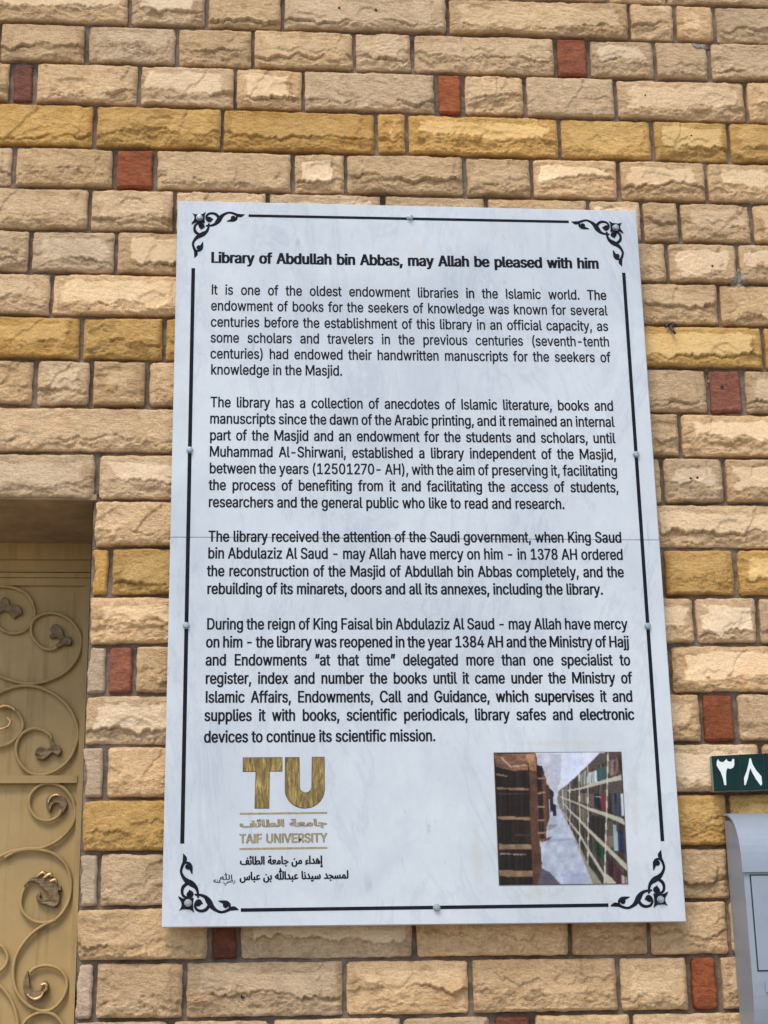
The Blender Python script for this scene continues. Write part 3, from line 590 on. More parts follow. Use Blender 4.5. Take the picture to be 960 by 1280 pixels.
'v':(389,"163,0 17,379 84,379 165,155 187,87 206,21 184,21 203,87 224,155 305,379 371,379 226,0"),
'w':(567,"138,0 23,379 87,379 133,214 154,137 175,41 165,41 186,135 206,214 252,379 316,379 362,214 382,136 402,41 391,41 413,135 434,214 480,379 545,379 429,0 368,0 319,172 305,225 291,280 277,338 291,338 277,280 263,225 248,172 199,0"),
'x':(379,"21,0 171,218 171,171 29,379 100,379 147,306 179,253 207,206 175,206 202,253 233,306 282,379 352,379 209,169 209,214 358,0 287,0 231,85 200,136 173,182 205,182 178,136 148,85 91,0"),
'y':(389,"47,-139 61,-86 71,-87 104,-89 130,-74 151,-36 163,-1 17,379 84,379 165,155 187,87 206,21 184,21 202,87 224,155 305,379 371,379 204,-58 177,-107 139,-136 91,-145 65,-143"),
'z':(380,"42,0 42,46 254,320 254,323 48,323 48,379 333,379 333,331 126,60 126,56 339,56 339,0"),
'\u201c':(300,"52,318 104,509 151,509 121,318|175,318 228,509 274,509 244,318"),
'\u201d':(300,"52,318 82,509 151,509 98,318|175,318 205,509 274,509 222,318"),
' ':(188,"")}
ARABIC={'\u0666':(299,"217,-3 208,49 195,131 184,235 179,351 198,379 222,395 225,317 233,225 244,133 255,55 263,3|218,348 167,340 111,338 57,344 12,359 21,404 71,391 130,387 183,389 222,395"),
'\ufdf2':(761,"288,-3 242,3 206,22 183,58 122,52 69,63 32,90 21,110 18,132 23,163 38,191 62,215 92,236 129,251 168,261 167,306 215,306 224,110 234,68 258,50 294,46 341,52 352,61 357,75 357,122 350,337 399,337 406,123 416,76 439,52 472,46 519,52 529,61 534,75 535,122 524,423 572,423 584,127 582,71 566,30 551,16 530,5 466,-3 431,2 407,17 392,37 378,20 356,7 327,0|176,103 171,212 113,196 77,170 65,140 67,127 76,117 104,104 140,100|675,0 663,423 711,423 723,0|327,368 307,371 295,383 287,417 288,431 291,448 321,456 318,437 317,422 321,405 332,400 347,409 353,446 353,464 382,475 382,439 385,424 399,418 413,424 417,441 414,461 408,482 434,490 444,464 448,438 437,403 423,391 403,387 373,397 364,408 362,420 375,415 372,396 361,381 346,371|347,492 344,595 376,595 380,492"),
'\ufe80':(244,"98,28 74,39 54,57 39,83 34,114 37,142 48,166 64,185 84,199 135,210 156,208 179,203 171,159 152,163 135,164 105,157 87,139 81,114 92,80 119,56 150,47|24,-34 10,11 67,25 136,47 205,73 223,30 180,13 125,-5 70,-22"),
'\ufe87':(141,"55,0 43,423 91,423 103,0|39,-180 31,-148 56,-142 78,-136 75,-149 45,-129 35,-112 31,-94 40,-64 63,-46 92,-40 106,-41 120,-44 116,-74 104,-72 92,-71 71,-76 63,-92 71,-113 90,-127 107,-132 82,-135 112,-126 138,-117 147,-148 114,-159 75,-170"),
'\ufe8b':(159,"0,-3 6,46 52,49 77,64 85,97 80,132 68,175 51,221 99,239 114,196 125,148 130,106 125,64 110,33 84,13 47,1|22,305 15,337 40,343 61,348 58,336 29,356 18,372 15,391 23,421 46,439 76,445 90,443 104,440 99,410 88,413 76,414 55,408 47,392 55,371 73,357 90,352 66,350 96,358 121,367 130,337 97,325 58,314"),
'\ufe8d':(141,"55,0 43,423 91,423 103,0"),
'\ufe8e':(172,"172,-3 131,0 100,8 79,21 65,41 55,99 43,423 91,423 103,118 109,73 116,60 129,52 178,46 197,39 202,23 194,5"),
'\ufe91':(159,"0,-3 6,46 52,49 77,64 85,97 80,132 68,175 51,221 99,239 114,196 125,148 130,106 125,64 110,33 84,13 47,1|63,-113 42,-105 34,-84 42,-63 63,-55 84,-63 92,-84 84,-105"),
'\ufe92':(203,"0,-3 6,46 45,50 67,67 79,104 92,168 139,159 133,135 128,109 126,87 132,66 155,51 209,46 227,39 233,23 225,5 203,-3 143,4 124,12 111,25 97,59 115,57 95,27 71,8 40,-1|101,-113 80,-105 71,-84 80,-63 101,-55 121,-63 130,-84 121,-105"),
'\ufe94':(288,"288,-3 231,6 209,19 192,38 181,64 176,100 167,306 215,306 224,110 234,68 258,50 294,46 312,39 318,23 309,5|199,62 133,52 75,61 51,73 33,89 22,109 18,132 21,156 31,179 66,218 117,247 180,263 188,213 135,205 97,187 73,164 65,140 74,119 98,106 131,100 165,102 194,108|186,374 165,383 156,403 165,424 186,433 207,424 215,403 207,383|105,374 84,383 75,403 84,424 105,433 125,424 134,403 125,383"),
'\ufe9f':(349,"0,-3 5,46 66,50 124,64 179,86 229,115 193,139 149,154 98,160 81,159 64,157 45,154 36,199 68,206 98,209 154,201 199,183 238,162 273,144 309,136 321,136 325,94 279,87 237,68 194,45 144,22 82,4|165,-110 144,-102 136,-81 144,-60 165,-52 186,-60 194,-81 186,-102"),
'\ufea0':(378,"378,-3 332,0 295,12 267,38 250,83 285,104 303,68 334,50 384,46 402,39 407,23 399,5|0,-3 5,46 66,50 124,64 179,86 229,115 193,139 149,154 98,160 81,159 64,157 45,154 36,199 68,206 98,209 154,201 199,183 238,162 273,144 309,136 321,136 325,94 279,87 237,68 194,45 144,22 82,4|155,-110 134,-102 125,-81 134,-60 155,-52 175,-60 184,-81 175,-102"),
'\ufeaa':(315,"127,46 175,52 200,69 208,96 202,124 185,162 160,205 130,251 171,278 212,212 241,154 260,103 278,65 300,49 321,46 339,39 345,23 337,5 315,-3 277,4 245,29 233,49 226,74 250,93 239,47 225,27 203,11 171,0 127,-4 86,0 50,10 21,27 44,68 78,53"),
'\ufead':(218,"2,-136 -15,-91 38,-70 77,-46 105,-19 122,9 134,63 130,95 118,130 93,179 136,201 169,128 178,68 175,32 166,0 134,-54 91,-94 44,-121"),
'\ufeb1':(717,"186,-138 122,-128 68,-101 47,-82 31,-58 21,-31 18,-1 20,30 29,65 43,104 85,88 75,56 68,28 66,4 70,-24 83,-47 102,-66 127,-79 187,-89 255,-80 298,-55 321,-22 328,15 324,65 314,110 301,155 349,168 359,132 364,110 368,95 383,63 403,49 430,46 451,49 468,63 482,99 494,167 539,159 535,133 530,102 528,77 532,61 547,50 582,46 614,48 635,62 642,97 637,132 625,175 608,221 656,239 671,196 682,148 687,106 679,55 657,21 623,3 582,-3 546,1 520,12 504,31 496,57 516,57 495,23 467,3 427,-3 395,2 374,15 360,33 353,55 378,24 365,-33 334,-85 309,-107 277,-123 236,-134"),
'\ufeb3':(465,"0,-3 6,46 37,48 57,62 72,97 88,163 133,151 127,128 122,102 120,77 123,64 131,54 172,46 201,49 220,63 233,99 245,167 290,159 286,133 282,102 280,77 284,61 299,50 334,46 364,50 383,65 390,97 380,153 356,221 404,239 419,196 430,148 435,106 428,58 408,24 376,4 333,-3 287,4 260,23 248,57 268,57 244,19 213,1 165,-3 133,2 104,20 94,38 89,62 107,66 82,21 47,2"),
'\ufeb4':(504,"0,-3 6,46 37,48 57,62 72,97 88,163 133,151 124,115 120,77 124,60 141,49 172,46 201,49 220,63 233,99 245,167 290,159 286,133 282,102 280,77 284,61 299,50 334,46 359,49 377,58 387,74 390,96 389,125 387,159 383,202 426,205 434,126 447,77 471,53 510,46 528,39 533,23 525,5 504,-3 468,3 441,18 422,41 411,68 422,64 414,40 402,23 369,3 328,-3 286,4 260,23 248,57 268,57 244,19 213,1 165,-3 133,2 104,20 94,38 89,62 107,66 82,21 47,2"),
'\ufebf':(535,"287,-11 199,-7 142,5 109,24 94,53 107,57 75,16 39,0 0,-3 6,46 40,52 62,71 77,107 91,163 135,152 128,126 124,104 122,90 129,66 154,49 207,41 298,38 368,43 419,57 452,81 460,96 463,114 456,140 436,161 400,170 372,166 344,155 290,118 245,73 214,33 162,34 208,98 266,157 333,202 368,215 404,219 434,215 460,205 480,190 496,170 505,146 509,119 503,85 488,54 461,28 419,7 383,-3 339,-9|386,280 365,288 357,309 365,330 386,338 407,330 416,309 407,288"),
'\ufec4':(421,"421,-3 382,0 335,12 294,35 343,59 386,48 427,46 445,39 451,23 442,5|0,-3 6,46 130,46 219,50 281,63 317,86 326,101 329,119 322,141 302,162 266,170 238,166 210,155 156,118 111,73 80,33 28,34 74,98 132,157 199,202 234,215 270,219 300,215 326,205 346,190 362,170 371,146 375,119 370,91 354,63 327,38 285,18 228,5 155,-1 62,-3|56,56 44,423 92,423 104,97"),
'\ufecb':(298,"0,-3 6,46 64,46 94,48 107,49 82,67 57,100 49,122 46,147 50,179 62,206 81,229 105,246 135,257 168,260 197,258 227,251 217,205 192,210 168,212 130,204 104,181 95,147 101,119 119,96 142,79 168,69 191,66 204,71 217,75 236,82 264,95 280,52 199,23 110,4"),
'\ufecc':(309,"0,-3 6,46 73,52 131,71 176,98 205,129 216,161 210,177 192,190 158,196 129,192 99,182 75,168 105,143 133,116 165,83 196,66 233,54 273,48 315,46 333,39 338,23 330,5 309,-3 242,3 178,22 128,55 106,81 79,107 47,132 40,143 34,159 32,171 43,193 74,217 117,236 167,244 198,241 222,234 253,208 263,174 259,148 250,122 212,74 155,34 83,7"),
'\ufed2':(651,"231,-12 247,36 328,38 395,43 447,49 480,56 518,72 547,98 558,133 554,154 543,175 527,191 507,197 481,187 461,162 454,130 464,98 488,74 516,57 460,39 438,58 415,89 405,132 414,176 437,213 470,237 509,246 536,242 560,230 580,211 594,188 603,163 606,136 597,91 571,55 533,28 487,10 448,2 388,-5 314,-10|651,-3 592,0 534,10 483,25 524,53 566,49 615,47 657,46 675,39 680,23 672,5|231,-12 138,-6 72,15 48,32 31,52 21,78 18,108 20,138 26,170 34,201 79,190 74,169 68,144 66,122 70,94 82,72 104,56 137,45 247,36 258,7|504,307 483,316 474,336 483,357 504,366 524,357 533,336 524,316"),
'\ufedf':(154,"0,-3 5,46 53,52 64,61 68,75 69,122 58,423 106,423 118,127 116,71 100,30 85,16 64,5"),
'\ufee3':(311,"0,-3 6,46 34,53 56,76 79,121 113,178 147,205 180,212 218,202 248,174 268,137 276,96 273,64 263,39 249,21 231,9 191,0 144,7 112,20 72,43 95,81 147,55 186,49 213,54 228,68 233,90 225,124 204,152 177,164 156,158 135,136 111,90 84,39 58,11 31,0"),
'\ufee4':(343,"0,-3 6,46 32,53 51,76 75,121 103,167 132,196 158,210 181,215 216,206 245,177 273,121 298,72 321,51 349,46 367,39 372,23 364,5 343,-3 300,5 268,29 276,41 259,12 234,-6 205,-11 165,-3 126,21 92,57 63,17 34,1|115,102 137,73 160,52 183,41 205,37 223,40 235,52 240,69 234,93 223,120 211,144 196,161 178,167 159,161 138,141"),
'\ufee6':(433,"18,-1 24,47 43,104 85,88 71,42 66,4 70,-26 83,-49 102,-67 127,-79 187,-89 255,-80 298,-57 321,-23 328,15 324,65 314,110 301,155 349,168 359,132 364,110 368,95 385,63 410,49 439,46 457,39 462,23 454,5 433,-3 391,6 365,27 353,55 378,24 366,-35 353,-62 335,-87 310,-108 277,-124 236,-134 186,-138 122,-129 68,-104 47,-85 31,-61 21,-33|197,236 176,245 167,265 176,286 197,295 217,286 226,265 217,245"),
'\ufee7':(159,"0,-3 6,46 52,49 77,64 85,97 80,132 68,175 51,221 99,239 114,196 125,148 130,106 125,64 110,33 84,13 47,1|76,301 55,309 46,330 55,350 76,359 96,350 105,330 96,309"),
'\ufee8':(203,"0,-3 6,46 45,50 67,67 79,104 92,168 139,159 133,135 128,109 126,87 132,66 155,51 209,46 227,39 233,23 225,5 203,-3 143,4 124,12 111,25 97,59 115,57 95,27 71,8 40,-1|92,229 71,237 63,258 71,279 92,287 113,279 122,258 113,237"),
'\ufeea':(288,"288,-3 231,6 209,19 192,38 181,64 176,100 167,306 215,306 224,110 234,68 258,50 294,46 312,39 318,23 309,5|199,62 133,52 75,61 51,73 33,89 22,109 18,132 21,156 31,179 66,218 117,247 180,263 188,213 135,205 97,187 73,164 65,140 74,119 98,106 131,100 165,102 194,108"),
'\ufeeb':(340,"228,-5 178,2 130,21 87,52 58,92 47,141 58,190 71,211 89,227 111,237 137,241 162,237 183,226 212,189 222,141 217,109 203,80 180,55 151,34 79,7 0,-3 6,46 63,50 107,62 150,88 172,119 178,148 173,172 159,191 137,199 114,191 97,172 91,147 94,124 104,103 137,70 181,49 226,42 255,49 263,58 265,72 263,83 254,105 227,140 174,191 85,259 113,296 207,223 265,167 297,127 311,96 314,71 305,34 278,6 256,-2"),
'\ufef2':(436,"18,-1 20,30 29,65 43,104 85,88 75,56 68,28 66,4 69,-19 77,-39 108,-68 153,-84 206,-90 271,-84 323,-67 359,-42 369,-27 372,-12 366,2 349,15 320,26 282,38 293,87 348,67 389,55 420,48 442,46 460,39 466,23 458,5 436,-3 429,-3 422,-3 414,-3 416,-12 417,-20 413,-42 402,-63 357,-100 287,-127 193,-138 148,-134 106,-122 70,-104 42,-77 24,-43|236,-250 215,-241 206,-221 215,-200 236,-191 256,-200 265,-221 256,-241|155,-250 134,-241 125,-221 134,-200 155,-191 175,-200 184,-221 175,-241"),
'\ufef4':(221,"0,-3 6,46 52,50 77,67 91,104 104,168 151,159 145,135 140,109 138,87 139,71 148,57 174,49 227,46 245,39 251,23 242,5 221,-3 164,1 131,12 116,32 109,59 127,57 106,27 81,8 47,-1|149,-115 128,-106 120,-86 128,-65 149,-56 170,-65 178,-86 170,-106|68,-115 47,-106 39,-86 47,-65 68,-56 89,-65 97,-86 89,-106")}
from mathutils.geometry import tessellate_polygon
from mathutils.bvhtree import BVHTree
_vs, _fs, _o = [], [], 0
for v, f in SHOWN:
    _vs.append(v); _fs.append(f + _o); _o += len(v)
BVH = BVHTree.FromPolygons(np.vstack(_vs).tolist(), np.vstack(_fs).tolist())
def on_stone(u, v):
    d = (CR * ((u - 480) / FOC) - CU * ((v - 640) / FOC) + CF).normalized()
    h = BVH.ray_cast(CAM, d)
    return h[0] if h[0] is not None and h[0].y < WALL else P(u, v, WALL)
# lintel underside and door reveal
zs = zdoor - 0.003
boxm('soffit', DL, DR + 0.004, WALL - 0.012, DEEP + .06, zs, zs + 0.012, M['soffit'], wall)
boxm('reveal', DR - 0.0035, DR + 0.009, WALL + 0.0015, DEEP + .06, -0.02, zs, M['pale'], wall)
boxm('reveal', DL - 0.012, DL - 0.0008, WALL - 0.004, DEEP + .06, -0.02, zs, M['pale'], wall)
for u, v, r, Y in [(470.5, 12, 2.2, .022), (902.5, 484, 2.4, .040), (863.3, 598.3, 1.9, .022), (871.7, 597.2, 1.7, .022), (890.5, 332.5, 1.6, .024),
                   (806.5, 119, 1.3, .022), (303.2, 1245.8, 2.4, .024), (864, 169.5, 1.3, .022), (424, 10, 1.9, .024), ]:
    c = on_stone(u, v); Y = c.y; n = 10; rr = r * .0016
    prism('drill_hole', [(c.x + rr * math.cos(2 * math.pi * k / n) * (1 + .15 * math.sin(k * 2.3)), c.z + rr * math.sin(2 * math.pi * k / n)) for k in range(n)], Y - .0006, Y + .004, M['dark'], wall)
def ring_plug(u, v, Y, r=2.3):
    c = on_stone(u, v); Y = c.y; n = 12; ro = r * .0016; ri = ro * .55; vs = []; fs = []
    for q, (rad, y) in enumerate(((ro, Y + .006), (ro, Y - .002), (ri, Y - .002), (ri, Y + .006))):
        vs += [(c.x + rad * math.cos(2 * math.pi * k / n), y, c.z + rad * math.sin(2 * math.pi * k / n)) for k in range(n)]
    for q in range(3):
        fs += [[q * n + k, q * n + (k + 1) % n, (q + 1) * n + (k + 1) % n, (q + 1) * n + k] for k in range(n)]
    fs.append([3 * n + k for k in range(n)])
    o = mesh('wall_plug', vs, fs, M['plastic'], wall); o.data.materials.append(M['dark']); o.data.polygons[-1].material_index = 1
for u, v in [(801.5, 252.5), (806, 252), (939.8, 253.2), (118.2, 438.8), (883, 461.5), (886.5, 476.5), (794.8, 150.5)]:
    ring_plug(u, v, .041)
# smear of cement where four joints meet, and one over the top right stone
def patch(pts, seed):
    n = len(pts); cu = sum(p[0] for p in pts) / n; cv = sum(p[1] for p in pts) / n; V_, F_ = [], []; K = 7; r_ = random.Random(seed)
    for q in range(K):
        f = 1 - q / K
        for u, v in pts:
            x_, y_ = cu + (u - cu) * f + r_.uniform(-.4, .4), cv + (v - cv) * f + r_.uniform(-.4, .4)
            p = on_stone(x_, y_); yy = min(p.y, WALL - .006) + (.003 if q == 0 else -.0012 - .0008 * r_.random())
            p = P(x_, y_, yy); V_.append(p)
    for q in range(K - 1):
        for k in range(n): l = (k + 1) % n; F_.append([q * n + k, q * n + l, (q + 1) * n + l, (q + 1) * n + k])
    F_.append([(K - 1) * n + k for k in range(n)])
    mesh('cement_patch', V_, F_, M['patch'], wall, smooth=True)
patch([(916, 345), (920, 342), (922, 336), (925, 336), (926, 343), (931, 344), (935, 350), (938, 356), (930, 357), (923, 361), (918, 358), (914, 359), (912, 352)], 1)
patch([(862, 54), (872, 53.5), (884, 55.5), (888, 62), (884, 62.5), (876, 60), (870, 60.5), (866, 57.5)], 2)

# ------------------------------------------------------------------ painted metal gate in the doorway
gx0, gx1 = DL + .004, DR - 0.001
GF = DEEP                              # face of the frame
gate = empty('metal_gate', ((gx0 + gx1) / 2, GF, 0)); tag(gate, 'tan painted metal gate with wrought scrollwork in the doorway left of the plaque', 'gate')
def zpx(v, Y, u=60): return P(u, v, Y).z
def xpx(u, v, Y): return P(u, v, Y).x
boxm('head_rail', gx0, gx1, GF - .012, GF + .05, zpx(698.5, GF - .012), zs - .0005, M['gate'], gate)
boxm('head_rail', gx0, gx1, GF + .002, GF + .05, zpx(715, GF + .002), zpx(699.5, GF + .002), M['gate'], gate)
boxm('head_rail', gx0, gx1, GF - .003, GF + .05, zpx(721.5, GF - .003), zpx(716, GF - .003), M['gate'], gate)
boxm('top_rail', gx0, gx1, GF + .001, GF + .045, zpx(731.5, GF), zpx(722.5, GF), M['gate'], gate)
pxr = xpx(103.4, 800, GF)
boxm('stile', pxr, gx1, GF + .0002, GF + .045, 0.012, zpx(731.5, GF) - .0005, M['gate'], gate)
boxm('stile', gx0, gx0 + .022, GF + .0002, GF + .045, 0.012, zpx(731.5, GF) - .0005, M['gate'], gate)
PB = GF + .011
boxm('sheet_panel', gx0 + .01, pxr + .004, PB, PB + .003, 0.012, zpx(731.5, GF) + .004, M['gate'], gate)
boxm('middle_rail', gx0 + .022, pxr - .0002, GF - .004, GF + .010, zpx(978.7, GF - .004, 50), zpx(969.3, GF - .004, 50), M['gate'], gate)
boxm('bottom_rail', gx0 + .022, pxr - .0002, GF - .004, GF + .010, 0.012, 0.09, M['gate'], gate)
SC = GF + .003
def scroll(pts, r=.0037):
    q = spline(pts, 7); tube('scroll_bar', [P(u, v, SC) for u, v in q], r, M['gate'], gate, n=8)
scroll([(-40, 800), (-44, 768), (-25, 738), (6, 733), (33, 742), (43.5, 766), (33, 786), (16, 791.5), (0, 785), (-6, 770)])
scroll([(76, 804.5), (66, 811.5), (52, 808.5), (40, 794), (41, 777), (54, 767.5), (72, 767), (90, 777), (101, 796), (98, 819), (84, 838), (63, 849.5), (38, 854.5), (15, 850.5), (-6, 841), (-30, 815), (-40, 800)])
scroll([(64, 928), (62, 918), (50, 911.5), (38, 911.5), (26, 919.5), (20, 935), (24, 952), (37, 965.5), (53, 968.5), (72, 962), (88, 947), (97, 924), (96, 905), (86, 884), (68, 868), (48, 859), (30, 857), (12, 860.5), (-6, 870), (-30, 893)])
scroll([(-30, 893), (-34, 910), (-24, 926), (-6, 933), (12, 929), (25, 916), (28.5, 904), (22, 890), (10, 883), (-4, 882)])
scroll([(77, 1012), (72, 1021), (60, 1026), (46, 1022), (37, 1009), (38, 994), (48, 983), (62, 979), (78, 984), (90, 998), (94.2, 1016), (89, 1034), (72, 1051), (52, 1060), (30, 1061.5), (10, 1066), (-12, 1080), (-28, 1104)])
scroll([(32, 1108), (27, 1120), (27, 1136), (38, 1149), (53, 1153.5), (70, 1149), (84, 1131), (89, 1108), (85, 1086), (73, 1071), (56, 1063.5), (38, 1061.8), (20, 1064.5), (6, 1072)])
scroll([(71, 1150), (54, 1157), (36, 1171), (21, 1193), (16.5, 1215), (20, 1237), (32, 1254), (50, 1263.5), (66, 1261), (79, 1247), (84, 1228), (76, 1213), (60, 1207), (45, 1209.5), (37, 1216)])
scroll([(24, 1290), (34, 1274), (50, 1266), (66, 1268), (78, 1280), (84, 1300)])
scroll([(-6, 1180), (4, 1184), (9.5, 1196), (6, 1208), (-6, 1218)])
scroll([(-8, 1226), (4, 1236), (14, 1250), (20, 1266), (22.5, 1284), (20, 1310)])
# the gate's lower half, out of the picture, in the same pattern
for k in range(4):
    zc = 0.20 + k * .33
    for sx in (0.18, 0.52, .86, 1.2):
        pts = []
        for j in range(40):
            a = j / 39 * 4.3 * math.pi / 2; r = .13 - .085 * j / 39
            pts.append(Vector((gx0 + sx + r * math.cos(a), SC, zc + .08 + r * math.sin(a))))
        tube('scroll_bar', pts, .0030, M['gate'], gate, n=6)
for k in range(4):
    zc = 1.75 + k * .26
    for sx in (0.2, 0.55, .9):
        pts = []
        for j in range(40):
            a = j / 39 * 4.3 * math.pi / 2; r = .12 - .08 * j / 39
            pts.append(Vector((gx0 + sx + r * math.cos(a), SC, zc + r * math.sin(a))))
        if pts[0].x < xpx(-55, 900, SC): tube('scroll_bar', pts, .0030, M['gate'], gate, n=6)
def leaf(lobes, m_, name='cast_leaf'):
    """one cast leaf: flattened swelling fingers that share a root, each with a groove between"""
    V_, F_ = [], []
    for q, (pts, rad) in enumerate(lobes):
        c = spline([(u, v) for u, v in pts], 5); n = len(c); o = len(V_); K = 9
        for i, (u, v) in enumerate(c):
            t = i / (n - 1); r = rad * (.35 + .65 * math.sin(math.pi * min(1, t * .78 + .12))) * (1 if t < .93 else .6)
            p = P(u, v, SC - .0075 - .0012 * q)
            u2, v2 = c[min(i + 1, n - 1)]; u1, v1 = c[max(i - 1, 0)]
            tg = (P(u2, v2, SC) - P(u1, v1, SC)).normalized(); s = Vector((-tg.z, 0, tg.x))
            for k in range(K):
                a = 2 * math.pi * k / K; rg = 1 + .16 * math.cos(3 * a)
                V_.append(p + s * (r * rg * math.cos(a)) + Vector((0, 1, 0)) * (r * .55 * rg * math.sin(a)))
        for i in range(n - 1):
            for k in range(K):
                l = (k + 1) % K; F_.append([o + i * K + k, o + i * K + l, o + (i + 1) * K + l, o + (i + 1) * K + k])
        F_.append([o + k for k in range(K)][::-1]); F_.append([o + (n - 1) * K + k for k in range(K)])
    mesh(name, V_, F_, m_, gate, smooth=True)
u_ = .0015
def plate(px, m_):
    """cast leaf: traced outline with a rounded rim and a raised, veined middle"""
    c = [(P(u, v, SC - .004).x, P(u, v, SC - .004).z) for u, v in spline(list(px) + [px[0]], 3)[:-1]]
    if sum(c[i - 1][0] * c[i][1] - c[i][0] * c[i - 1][1] for i in range(len(c))) < 0: c = c[::-1]
    n = len(c); rings = []
    for d, y in ((0, SC + .004), (0, SC - .001), (.0007, SC - .0035), (.0019, SC - .0055), (.0032, SC - .0047)):
        r_ = []
        for i in range(n):
            a_, b_, e_ = Vector(c[i - 2]), Vector(c[i]), Vector(c[(i + 2) % n]); tg = (e_ - a_)
            tg = tg.normalized() if tg.length > 1e-6 else Vector((1, 0)); q = b_ + Vector((-tg.y, tg.x)) * d
            r_.append((q.x, y + (.0007 * math.sin(i * 1.9) if d > .001 else 0), q.y))
        rings.append(r_)
    V_ = [v for r_ in rings for v in r_]; F_ = []
    for k in range(len(rings) - 1):
        for i in range(n): l = (i + 1) % n; F_.append([k * n + i, k * n + l, (k + 1) * n + l, (k + 1) * n + i])
    o = (len(rings) - 1) * n
    for t_ in tessellate_polygon([[Vector((V_[o + i][0], V_[o + i][2], 0)) for i in range(n)]]): F_.append([o + k for k in t_])
    mesh('cast_leaf', V_, F_, m_, gate, smooth=True)
plate([(-4, 770), (-1, 754), (5, 746), (11, 750), (13, 756), (20, 755), (26, 759), (28, 767), (23, 769), (18, 773), (14, 769), (9, 764), (3, 764)], M['bronze'])
plate([(62, 787), (65, 781), (71, 780), (78, 786), (80.5, 796), (86, 795), (90, 800), (88, 806), (80, 806), (72, 810), (69, 806), (74, 801), (71.5, 796), (66, 798), (61, 795), (64.5, 791)], M['bronze'])
plate([(43, 944), (45, 936), (51, 932.5), (57, 935), (61.5, 934), (62, 926), (60, 919), (65, 924), (69, 930), (75, 933), (77, 940), (72, 945), (66, 941), (61, 945), (54, 950), (46, 948), (49, 943)], M['bronze'])
plate([(57, 1006), (58, 998), (64, 993), (72, 992), (80, 996), (84.5, 1004), (82, 1012), (77, 1018), (76, 1011), (74, 1005), (69, 1004), (65, 1008), (63, 1016), (59, 1011)], M['bronze'])
leaf([([(60, 1004), (63, 997), (70, 993.5), (76, 995)], 1.7 * u_)], M['gilt'], 'gilded_leaf_edge')
plate([(30, 1109), (34, 1101), (41, 1096), (48, 1095), (51, 1090), (57, 1089), (62, 1092), (67, 1096), (65, 1100), (71, 1101), (73, 1106), (77, 1108), (77, 1113), (73, 1114), (75, 1121), (74, 1129), (68, 1134.5), (60, 1132), (52, 1130), (46, 1126), (45, 1119), (50, 1114.5), (51.5, 1119), (50, 1122), (55, 1124.5), (60.5, 1121), (59, 1116), (54, 1112), (50, 1107), (45, 1103), (38, 1102)], M['bronze'])
leaf([([(46, 1096), (53, 1091), (58, 1093)], 2.4 * u_), ([(54, 1098), (62, 1093), (66, 1096)], 2.4 * u_), ([(62, 1102), (69, 1100), (71, 1104)], 2.2 * u_)], M['gilt'], 'gilded_leaf_edge')
plate([(35, 1213), (30, 1222), (28.5, 1234), (32, 1245), (40, 1250), (48, 1249), (55, 1244), (60, 1237), (60.5, 1229), (55, 1225), (53, 1231), (50, 1236.5), (43, 1238), (38, 1232), (36.5, 1222)], M['bronze'])
leaf([([(34, 1243), (42, 1249), (51, 1246), (55, 1238)], 2.0 * u_), ([(50, 1232), (57, 1230), (58, 1236), (54, 1240)], 2.2 * u_)], M['gilt'], 'gilded_leaf_edge')
leaf([([(-6, 887), (4, 882.5), (14, 884), (20, 889)], 2.6 * u_), ([(-4, 912), (8, 909), (13, 902), (7, 896)], 2.4 * u_)], M['gilt'], 'gilded_leaf_edge')


# ------------------------------------------------------------------ the marble plaque
plq = empty('marble_plaque', (0.5, 0, PL_Z)); tag(plq, 'large white marble plaque with black English text, gold logo and library picture', 'plaque')
PH = 1.52465; ZB, ZT = PL_Z, PL_Z + PH; TH = 0.018
sa, sb = P(211, 671.8, 0).z, P(817, 675.3, 0).z
prism('marble_slab', [(0, sa + .0003), (1, sb + .0003), (1, ZT), (0, ZT)], 0, TH, M['marble'], plq, bevel=.0016)
prism('marble_slab', [(0, ZB), (1, ZB), (1, sb - .0002), (0, sa - .0002)], 0, TH, M['marble'], plq, bevel=.0009)
INK = -0.0004                     # lettering stands this much off the stone
import re
from mathutils.geometry import tessellate_polygon
_g = {}
GLYPHS['I'] = (176, '57,0 57,509 121,509 121,0')
GLYPHS['M'] = (628, '53,0 53,509 135,509 314,150 493,509 575,509 575,0 514,0 514,385 338,40 290,40 114,385 114,0')
GLYPHS['x'] = (GLYPHS['x'][0], '25,379 97,379 187,245 277,379 349,379 224,192 354,0 280,0 186,140 92,0 20,0 148,192')
GLYPHS['3'] = (430, '62,385 72,430 98,470 140,498 205,510 270,500 320,470 345,425 347,375 330,325 295,290 265,275 310,262 350,232 378,190 385,140 375,85 340,35 285,3 215,-9 145,2 95,32 62,75 47,135 110,142 122,95 150,60 190,44 230,44 278,62 312,98 320,145 305,195 268,230 215,243 170,238 177,292 225,298 262,315 284,350 284,395 265,432 235,452 200,457 160,445 135,418 123,375')
GLYPHS['7'] = (400, '67,0 295,452 32,452 32,509 361,509 361,449 135,0')
def _inside(p, c):
    r = False
    for i in range(len(c)):
        a, d = c[i - 1], c[i]
        if (a.y > p.y) != (d.y > p.y) and p.x < (d.x - a.x) * (p.y - a.y) / (d.y - a.y) + a.x: r = not r
    return r
